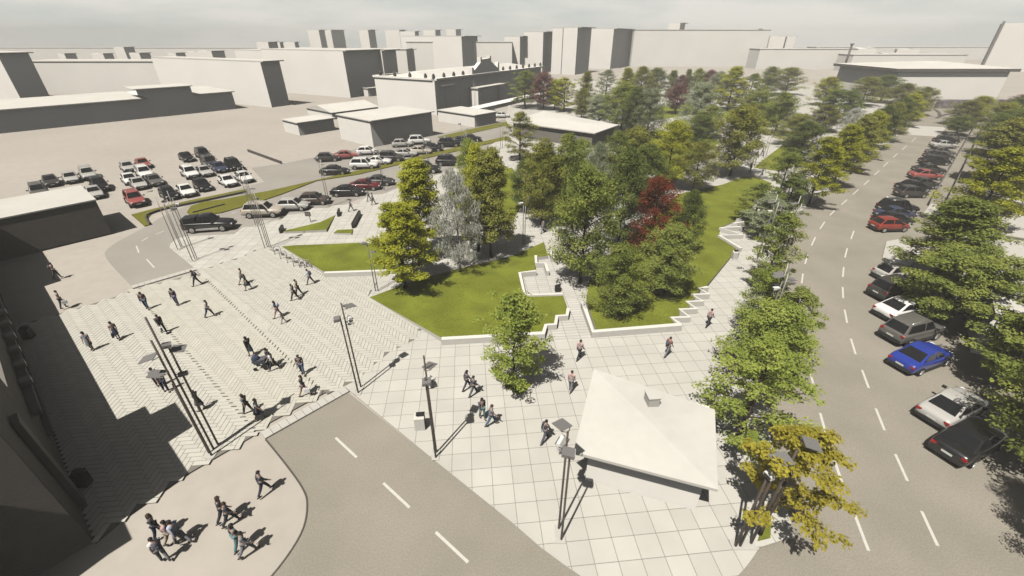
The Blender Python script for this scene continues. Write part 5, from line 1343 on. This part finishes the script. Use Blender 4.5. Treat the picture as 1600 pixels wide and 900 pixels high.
# ================================================================== TREES
def frame(d):
    d = d.normalized(); a = d.orthogonal().normalized(); return a, d.cross(a)
TREES = {}
def make_tree(key, H=9.0, R=2.7, trunk=.22, shape='oval', nlimb=34, clumps=3, leaves=56, leaf=.24, flat=.55, crad=.62, seed=1, tr=.13, droop=0.0, gap=.0, multi=1):
    rnd = random.Random(seed)
    tb = MB(); cr = MB()
    stems = []
    for q in range(multi):
        a0 = 2 * pi * q / multi + rnd.random(); lean = .0 if multi == 1 else .16
        pts = []; n = 7
        for i in range(n):
            f = i / (n - 1); h = H * .93 * f
            pts.append(Vector((cos(a0) * lean * h + rnd.uniform(-.07, .07) * f * 1.4, sin(a0) * lean * h + rnd.uniform(-.07, .07) * f * 1.4, h)))
        rs = [tr * (1.25 if i == 0 else 1) * (1 - i / (n - 1)) ** .8 + .018 for i in range(n)]
        tb.path(pts, rs, 7); stems.append(pts)
    def prof(t):
        if shape == 'oval': return max(.15, math.sin(pi * min(1, (.16 + t * .84)) ** 1.05) ** .65)
        if shape == 'cone': return max(.10, (1 - t) ** .75 * (.75 + .45 * min(1, t * 5)) )
        if shape == 'dome': return max(.18, math.sqrt(max(0, 1 - (max(0, t - .18) / .82) ** 2.2)))
        if shape == 'spread': return max(.22, .55 + .5 * math.sin(pi * min(1, t * .9 + .12)))
        if shape == 'layer': return max(.2, (1 - t) ** .48 * (.8 + .38 * ((t * 5) % 1)))
        return 1
    ga = 2.39996
    cl = []
    for i in range(nlimb):
        t = (i + .5) / nlimb; t = t ** .9
        if gap and rnd.random() < gap: continue
        st = stems[i % len(stems)]
        az = i * ga + rnd.uniform(-.35, .35)
        h = H * (trunk + (1 - trunk) * t)
        r = R * prof(t) * rnd.uniform(.58 if shape == 'dome' else .70, 1.12)
        hb = max(H * trunk * .8, h - r * rnd.uniform(.35, .7) * (.6 if shape in ('layer', 'spread') else 1))
        fb = min(1, hb / (H * .93)); k = min(int(fb * (len(st) - 1)), len(st) - 2); base = st[k].lerp(st[k + 1], fb * (len(st) - 1) - k)
        tip = base + Vector((cos(az) * r, sin(az) * r, 0)); tip.z = h - droop * r * .35
        tip.x += rnd.uniform(-.15, .15); tip.y += rnd.uniform(-.15, .15)
        mid = base.lerp(tip, .5) + Vector((0, 0, .12 * r))
        rl = tr * .36 * (1 - t * .6)
        tb.path([base, mid, tip], [rl, rl * .65, .012], 5)
        for j in range(clumps):
            f = (.42 + .62 * (j / max(1, clumps - 1))) * rnd.uniform(.92, 1.06)
            c = base.lerp(tip, min(f, 1.08)) + Vector((rnd.gauss(0, .22), rnd.gauss(0, .22), rnd.gauss(.05, .16)))
            cl.append((c, crad * rnd.uniform(.7, 1.15) * (1.0 if f > .6 else .85)))
            if j: tb.tube(base.lerp(tip, min(f * .8, .95)), c, .012, .006, 3, cap=False)
    top = stems[0][-1]
    for j in range(4 * multi):
        cl.append((stems[j % multi][-1] + Vector((rnd.gauss(0, .28), rnd.gauss(0, .28), rnd.uniform(-.7, .35))), crad * .75))
    for c, rad in cl:
        m = int(leaves * (rad / crad) ** 2)
        for _ in range(m):
            u = rnd.uniform(-1, 1); th = rnd.uniform(0, 2 * pi); q = math.sqrt(1 - u * u)
            rr = rad * rnd.random() ** .45
            d = Vector((q * cos(th), q * sin(th), u))
            p = c + Vector((d.x * rr, d.y * rr, d.z * rr * flat))
            nrm = (d * .45 + Vector((-.12 + rnd.gauss(0, .42), -.2 + rnd.gauss(0, .42), 1.05 + rnd.gauss(0, .35)))).normalized()
            if droop: nrm = (d + Vector((rnd.gauss(0, .6), rnd.gauss(0, .6), .1))).normalized()
            a, b = frame(nrm); ph = rnd.uniform(0, 2 * pi); a2 = a * cos(ph) + b * sin(ph); b2 = nrm.cross(a2)
            L = leaf * rnd.uniform(.65, 1.25); Wd = L * rnd.uniform(.42, .62)
            if droop: a2 = (a2 * .4 + Vector((0, 0, -1)) * .8).normalized(); b2 = nrm.cross(a2).normalized(); Wd = L * .3
            o = len(cr.v)
            cr.v += [tuple(p - a2 * L * .5), tuple(p + b2 * Wd * .5 - a2 * L * .06 + nrm * L * .06), tuple(p + a2 * L * .5), tuple(p - b2 * Wd * .5 - a2 * L * .06 + nrm * L * .06)]
            cr.f.append([o, o + 1, o + 2, o + 3]); cr.m.append(0); cr.sm.append(False)
    TREES[key] = (tb.mesh('trunk', M['bark']), cr.mesh('crown', LEAF['mid green']), H, R)
make_tree('layer0', 9, 2.9, .22, 'layer', 46, 5, 112, .235, .42, .72, 11)
make_tree('layer1', 9, 2.9, .24, 'layer', 48, 5, 108, .235, .42, .74, 12)
make_tree('oval0', 9, 2.6, .17, 'oval', 52, 4, 124, .205, .7, .74, 21)
make_tree('oval1', 9, 2.6, .20, 'oval', 50, 4, 126, .205, .65, .78, 22)
make_tree('dome0', 9, 2.9, .20, 'dome', 54, 4, 124, .21, .62, .80, 31)
make_tree('dome1', 9, 2.9, .17, 'dome', 50, 4, 130, .21, .6, .84, 32)
make_tree('cone0', 9, 2.2, .11, 'cone', 50, 4, 100, .21, .6, .64, 41)
make_tree('open0', 9, 2.4, .14, 'oval', 44, 4, 66, .24, .55, .62, 51, gap=.1)
make_tree('open1', 9, 2.6, .13, 'dome', 44, 4, 64, .24, .5, .60, 52, gap=.1)
make_tree('airy0', 9, 3.0, .12, 'oval', 34, 5, 50, .20, .40, .54, 53, gap=.12, tr=.16)
make_tree('maple0', 9, 3.2, .22, 'layer', 24, 7, 66, .24, .34, .52, 54, gap=.12, tr=.11)
make_tree('willow0', 9, 2.7, .24, 'dome', 40, 5, 60, .27, .8, .62, 61, droop=.6, gap=.1)
make_tree('wide0', 9, 3.6, .18, 'spread', 56, 5, 108, .235, .46, .84, 71)
make_tree('multi0', 9, 2.6, .12, 'dome', 46, 4, 60, .25, .55, .7, 81, multi=3)

usedl = {}
def tree(px, py, ytop, wpx, key, leafk, label, group=None, bark='bark', name='tree', rot=None, z0=.1):
    p = at(px, py, z0)
    H0, R0 = TREES[key][2], TREES[key][3]
    # true height so that the crown top reaches ytop (the crown's top lies a little nearer than its trunk line: small correction)
    h = max(2.0, height_to(p, ytop)) * .97
    dm = depth(Vector((p.x, p.y, h * .6))); R = wpx / 2 / F * dm / 1.0
    t = thing(name, label, 'tree' if name != 'shrub' else 'shrub', p, rot if rot is not None else (px * 37 % 628) / 100.0, group)
    s = R / (R0 + (.38 if key[:4] in ('dome', 'wide') else .12)); sz = h / H0
    t.scale = (s, s, sz)
    tb, cr, _, _ = TREES[key]
    for nm, me, m_ in (('trunk', tb, M[bark]), ('crown', cr, LEAF[leafk])):
        o = link(nm, me, t); o.material_slots[0].link = 'OBJECT'; o.material_slots[0].material = m_
    return t
# --- near and middle trees of the park: (foot x, foot y, top y, crown width, shape, leaf, label)
NEAR = [
 (803, 606, 454, 108, 'open1', 'bright green', 'slender bright green tree alone in a diamond of grass on the slabs'),
 (634, 451, 318, 108, 'layer0', 'yellow green', 'front yellow green tree left of the silver willow'),
 (662, 402, 248, 92, 'layer1', 'yellow green', 'taller yellow green tree right behind the front one at the left'),
 (719, 426, 266, 86, 'willow0', 'silver', 'pale silver willow between yellow green and dark olive trees'),
 (767, 403, 232, 92, 'layer1', 'olive', 'dark olive tree right of the silver willow'),
 (748, 392, 226, 60, 'cone0', 'yellow green', 'yellow topped tree behind the dark olive tree'),
 (735, 300, 218, 40, 'oval0', 'bright green', 'small bright green tree by the kerb of the parking street'),
 (906, 441, 262, 124, 'dome0', 'mid green', 'broad mid green tree standing on the stair path'),
 (1012, 400, 278, 84, 'dome1', 'red', 'deep red maple in the middle of the park'),
 (1064, 398, 300, 52, 'oval0', 'dark green', 'dark green tree half behind the red maple'),
 (962, 493, 384, 96, 'dome1', 'mid green', 'low round green tree in the front corner of the triangular lawn'),
 (1036, 466, 352, 84, 'oval1', 'mid green', 'round green tree in front of the red maple'),
 (1082, 298, 222, 58, 'oval1', 'olive', 'small round olive tree on the rear path with its shadow beneath'),
 (1140, 275, 164, 94, 'dome0', 'olive', 'large round olive tree at the fork of the rear path'),
 (1040, 290, 188, 78, 'dome1', 'yellow green', 'yellow green tree left of the small round olive tree'),
 (965, 385, 235, 72, 'oval0', 'dark green', 'dark tree behind the broad mid green tree'),
 (928, 330, 222, 58, 'willow0', 'grey green', 'grey green tree in the thick of the park'),
 (880, 345, 210, 66, 'oval1', 'mid green', 'tall mid green tree left of the grey green one'),
 (846, 352, 220, 70, 'oval0', 'olive', 'olive tree right of the dark olive tree at the path'),
 (820, 330, 250, 60, 'dome0', 'dark green', 'dark low tree at the back of the left path'),
 (812, 250, 174, 54, 'open0', 'olive', 'thin open crowned tree in front of the white pavilion'),
 (905, 300, 218, 46, 'oval0', 'bright green', 'bright green tree in front of the white pavilion corner'),
 (958, 300, 206, 70, 'dome0', 'mid green', 'mid green tree right of the white pavilion'),
 (1000, 330, 226, 70, 'oval1', 'dark green', 'dark tree just behind the red maple'),
 (985, 300, 200, 64, 'oval0', 'olive', 'olive tree behind the dark one over the red maple'),
 (1090, 232, 180, 60, 'dome1', 'dark green', 'dark tree left of the large round olive tree'),
]
for q in NEAR: tree(*q, bark='palebark' if q[5] == 'silver' else 'bark')
# --- back park trees
BK = 'trees crowding the back of the park'
BACK = [
 (820, 168, 109, 56, 'open1', 'mid green', 'leftmost tree of the far row with a clear trunk'),
 (849, 171, 113, 40, 'oval0', 'plum', 'red brown tree second in the far row'),
 (866, 172, 124, 30, 'oval1', 'yellow green', 'small yellow tree beside the red brown one in the far row'),
 (881, 174, 120, 48, 'open1', 'yellow green', 'yellow green spreading tree fourth in the far row'),
 (913, 176, 112, 34, 'cone0', 'olive', 'pointed olive tree right of the yellow green spreading one'),
 (908, 186, 140, 30, 'oval0', 'olive', 'short olive tree over the pavilion roof'),
 (935, 196, 148, 52, 'dome0', 'grey green', 'grey green round tree behind the pavilion'),
 (945, 160, 108, 40, 'open0', 'grey green', 'thin grey green tree beyond the pavilion'),
 (975, 168, 106, 40, 'cone0', 'yellow green', 'pointed yellow green tree in the far park'),
 (997, 165, 104, 44, 'oval1', 'olive', 'olive tree with brown centre in the far park'),
 (970, 205, 130, 64, 'oval0', 'mid green', 'mid green tree in front of the pointed yellow green one'),
 (988, 212, 135, 42, 'oval1', 'dark green', 'dark brownish tree in the middle of the far park'),
 (1010, 215, 138, 60, 'dome1', 'grey green', 'mottled grey tree in the middle of the far park'),
 (1022, 150, 106, 44, 'dome0', 'dark green', 'dark round tree on the skyline of the park'),
 (1047, 152, 110, 28, 'cone0', 'mid green', 'small pointed tree on the skyline of the park'),
 (1060, 156, 118, 24, 'oval0', 'plum', 'left plum tree in the far park'),
 (1055, 178, 132, 36, 'oval1', 'plum', 'low plum brown tree in the far park'),
 (1105, 150, 110, 34, 'oval0', 'plum', 'right plum tree in the far park'),
 (1086, 205, 128, 62, 'dome1', 'grey green', 'pale round headed tree in the far park'),
 (1070, 150, 108, 22, 'cone0', 'dark green', 'narrow dark green tree on the skyline'),
 (1086, 150, 107, 28, 'oval1', 'mid green', 'green tree right of the narrow dark one on the skyline'),
 (1118, 155, 112, 30, 'oval0', 'grey green', 'grey tree right of the right plum tree'),
 (1136, 172, 104, 56, 'cone0', 'yellow green', 'tall pointed green tree in the far park'),
 (1165, 172, 114, 42, 'open0', 'mid green', 'thin tree right of the tall pointed one'),
 (1196, 150, 104, 40, 'dome0', 'mid green', 'green tree above the far square, left of the skyline pair'),
 (1226, 148, 105, 52, 'dome1', 'olive', 'broad olive tree at the right of the skyline pair'),
 (1175, 195, 140, 60, 'wide0', 'mid green', 'flat topped wide tree in front of the thin tree'),
 (1210, 210, 145, 62, 'dome0', 'mid green', 'soft green tree left of the yellow green avenue trees'),
 (1105, 215, 165, 46, 'oval1', 'mid green', 'low green tree beside the large round olive tree'),
 (1238, 228, 178, 60, 'dome1', 'olive', 'olive tree above the avenue lawn'),
 (1245, 258, 190, 66, 'dome0', 'dark green', 'dark green tree at the avenue lawn corner'),
 (1285, 165, 120, 48, 'dome0', 'yellow green', 'yellow green tree in the far corner by the avenue'),
 (1305, 190, 140, 66, 'wide0', 'dark green', 'wide dark tree in the far corner by the avenue'),
 (1345, 165, 120, 52, 'dome1', 'olive', 'olive round tree under the far pale slab'),
 (1375, 160, 117, 50, 'oval1', 'dark green', 'dark round tree under the far canopied hall'),
 (1400, 175, 130, 50, 'dome0', 'olive', 'olive tree left of the avenue end'),
 (1322, 215, 168, 34, 'willow0', 'silver', 'small pale silver tree left of the avenue'),
 (1282, 205, 165, 50, 'oval0', 'olive', 'olive tree behind the avenue row'),
 (1300, 145, 122, 20, 'cone0', 'dark green', 'narrow pointed tree near the thin mast'),
]
for q in BACK: tree(*q, group=BK)
# --- row along the left edge of the avenue
AVT = 'trees along the park side of the avenue'
AV = [
 (1152, 688, 540, 186, 'airy0', 'bright green', 'largest loose green tree right behind the kiosk'),
 (1186, 592, 478, 140, 'dome1', 'bright green', 'dense green tree next up the avenue from the kiosk tree'),
 (1222, 545, 452, 76, 'open0', 'mid green', 'sparse slim green tree leaning over the avenue edge'),
 (1178, 520, 422, 84, 'dome1', 'bright green', 'light green round tree halfway up the near avenue edge'),
 (1192, 452, 330, 78, 'open1', 'mid green', 'open green tree next to the saw-toothed bench'),
 (1176, 350, 286, 62, 'open0', 'mid green', 'low loose green bush at the lawn corner'),
 (1188, 372, 306, 66, 'open0', 'grey green', 'loose pale grey green bush by the saw-toothed bench'),
 (1222, 345, 270, 60, 'open1', 'dark green', 'dark open tree right of the loose pale bush'),
 (1212, 318, 238, 62, 'open1', 'mid green', 'green tree behind the dark open tree'),
 (1262, 322, 214, 70, 'layer0', 'yellow green', 'yellow green tree with a dark slanting trunk at the avenue edge'),
 (1300, 293, 195, 66, 'layer1', 'yellow green', 'second yellow green tree up the avenue edge'),
 (1325, 268, 180, 60, 'layer0', 'olive', 'third olive yellow tree up the avenue edge'),
 (1346, 248, 174, 54, 'layer1', 'yellow green', 'fourth yellow green tree up the avenue edge'),
 (1364, 232, 165, 50, 'dome0', 'dark green', 'first dark green tree in the far avenue row'),
 (1381, 220, 160, 46, 'dome1', 'olive', 'second olive tree in the far avenue row'),
 (1396, 208, 152, 44, 'dome0', 'dark green', 'third dark tree in the far avenue row'),
 (1410, 197, 146, 42, 'layer0', 'yellow green', 'yellow green tree in the far avenue row'),
 (1421, 188, 142, 38, 'dome1', 'olive', 'olive tree before the last avenue tree'),
 (1432, 180, 136, 44, 'dome0', 'olive', 'last and tallest tree of the far avenue row'),
]
for q in AV: tree(*q, group=AVT)
tree(1187, 834, 670, 188, 'maple0', 'golden', 'golden yellow maple around the leaning-looking poles at the road corner', rot=.6)
# --- right-hand trees
RT = 'trees along the right pavement'
RTS = [
 (1452, 450, 312, 146, 'layer1', 'mid green', 'broad light green tree over the middle of the parked row'),
 (1478, 502, 396, 165, 'wide0', 'mid green', 'widest green tree over the white and grey parked cars'),
 (1580, 604, 462, 178, 'layer0', 'mid green', 'green tree at the right edge above the blue sedan'),
 (1636, 742, 540, 230, 'wide0', 'mid green', 'dark green tree cut by the right edge beside the black sedan'),
 (1518, 356, 232, 112, 'layer0', 'yellow green', 'large yellow green tree with its trunk on a grass patch'),
 (1570, 330, 200, 110, 'layer1', 'olive', 'dark olive tree right behind the large yellow green one'),
 (1545, 285, 186, 96, 'layer0', 'olive', 'olive yellow tree third up the right pavement'),
 (1560, 245, 172, 86, 'dome0', 'dark green', 'dark green tree fourth up the right pavement'),
 (1595, 235, 160, 70, 'dome1', 'mid green', 'green tree at the right picture edge beyond the olive ones'),
 (1545, 222, 160, 60, 'dome1', 'olive', 'olive tree fifth up the right pavement'),
 (1580, 200, 152, 60, 'dome0', 'dark green', 'dark far tree near the right edge'),
 (1502, 196, 158, 50, 'oval0', 'olive', 'soft olive tree on the avenue side of the railing'),
 (1522, 188, 150, 44, 'dome1', 'yellow green', 'yellow green tree at the far end of the railing'),
 (1493, 210, 182, 40, 'oval1', 'dark green', 'low dark tree by the railing end'),
 (1592, 175, 148, 40, 'oval0', 'plum', 'far brownish tree at the right edge below the tall slab'),
]
for q in RTS: tree(*q, group=RT)

tree(1672, 925, 640, 150, 'dome0', 'mid green', 'tree just past the lower right corner that throws a shadow onto the avenue', group=RT)

# ================================================================== HAZE
hz = bpy.data.materials.new('thin pale haze'); hz.use_nodes = True
hn = hz.node_tree.nodes; hn.clear(); ho = hn.new('ShaderNodeOutputMaterial'); pv = hn.new('ShaderNodeVolumePrincipled')
pv.inputs['Color'].default_value = (.97, .96, .93, 1); pv.inputs['Density'].default_value = 0.0008; pv.inputs['Anisotropy'].default_value = -0.3
hz.node_tree.links.new(pv.outputs['Volume'], ho.inputs['Volume'])
mb = MB(); mb.box((0, 390, 14.5), (2640, 1060, 31)); struct(mb.build('haze', hz), 'stuff')
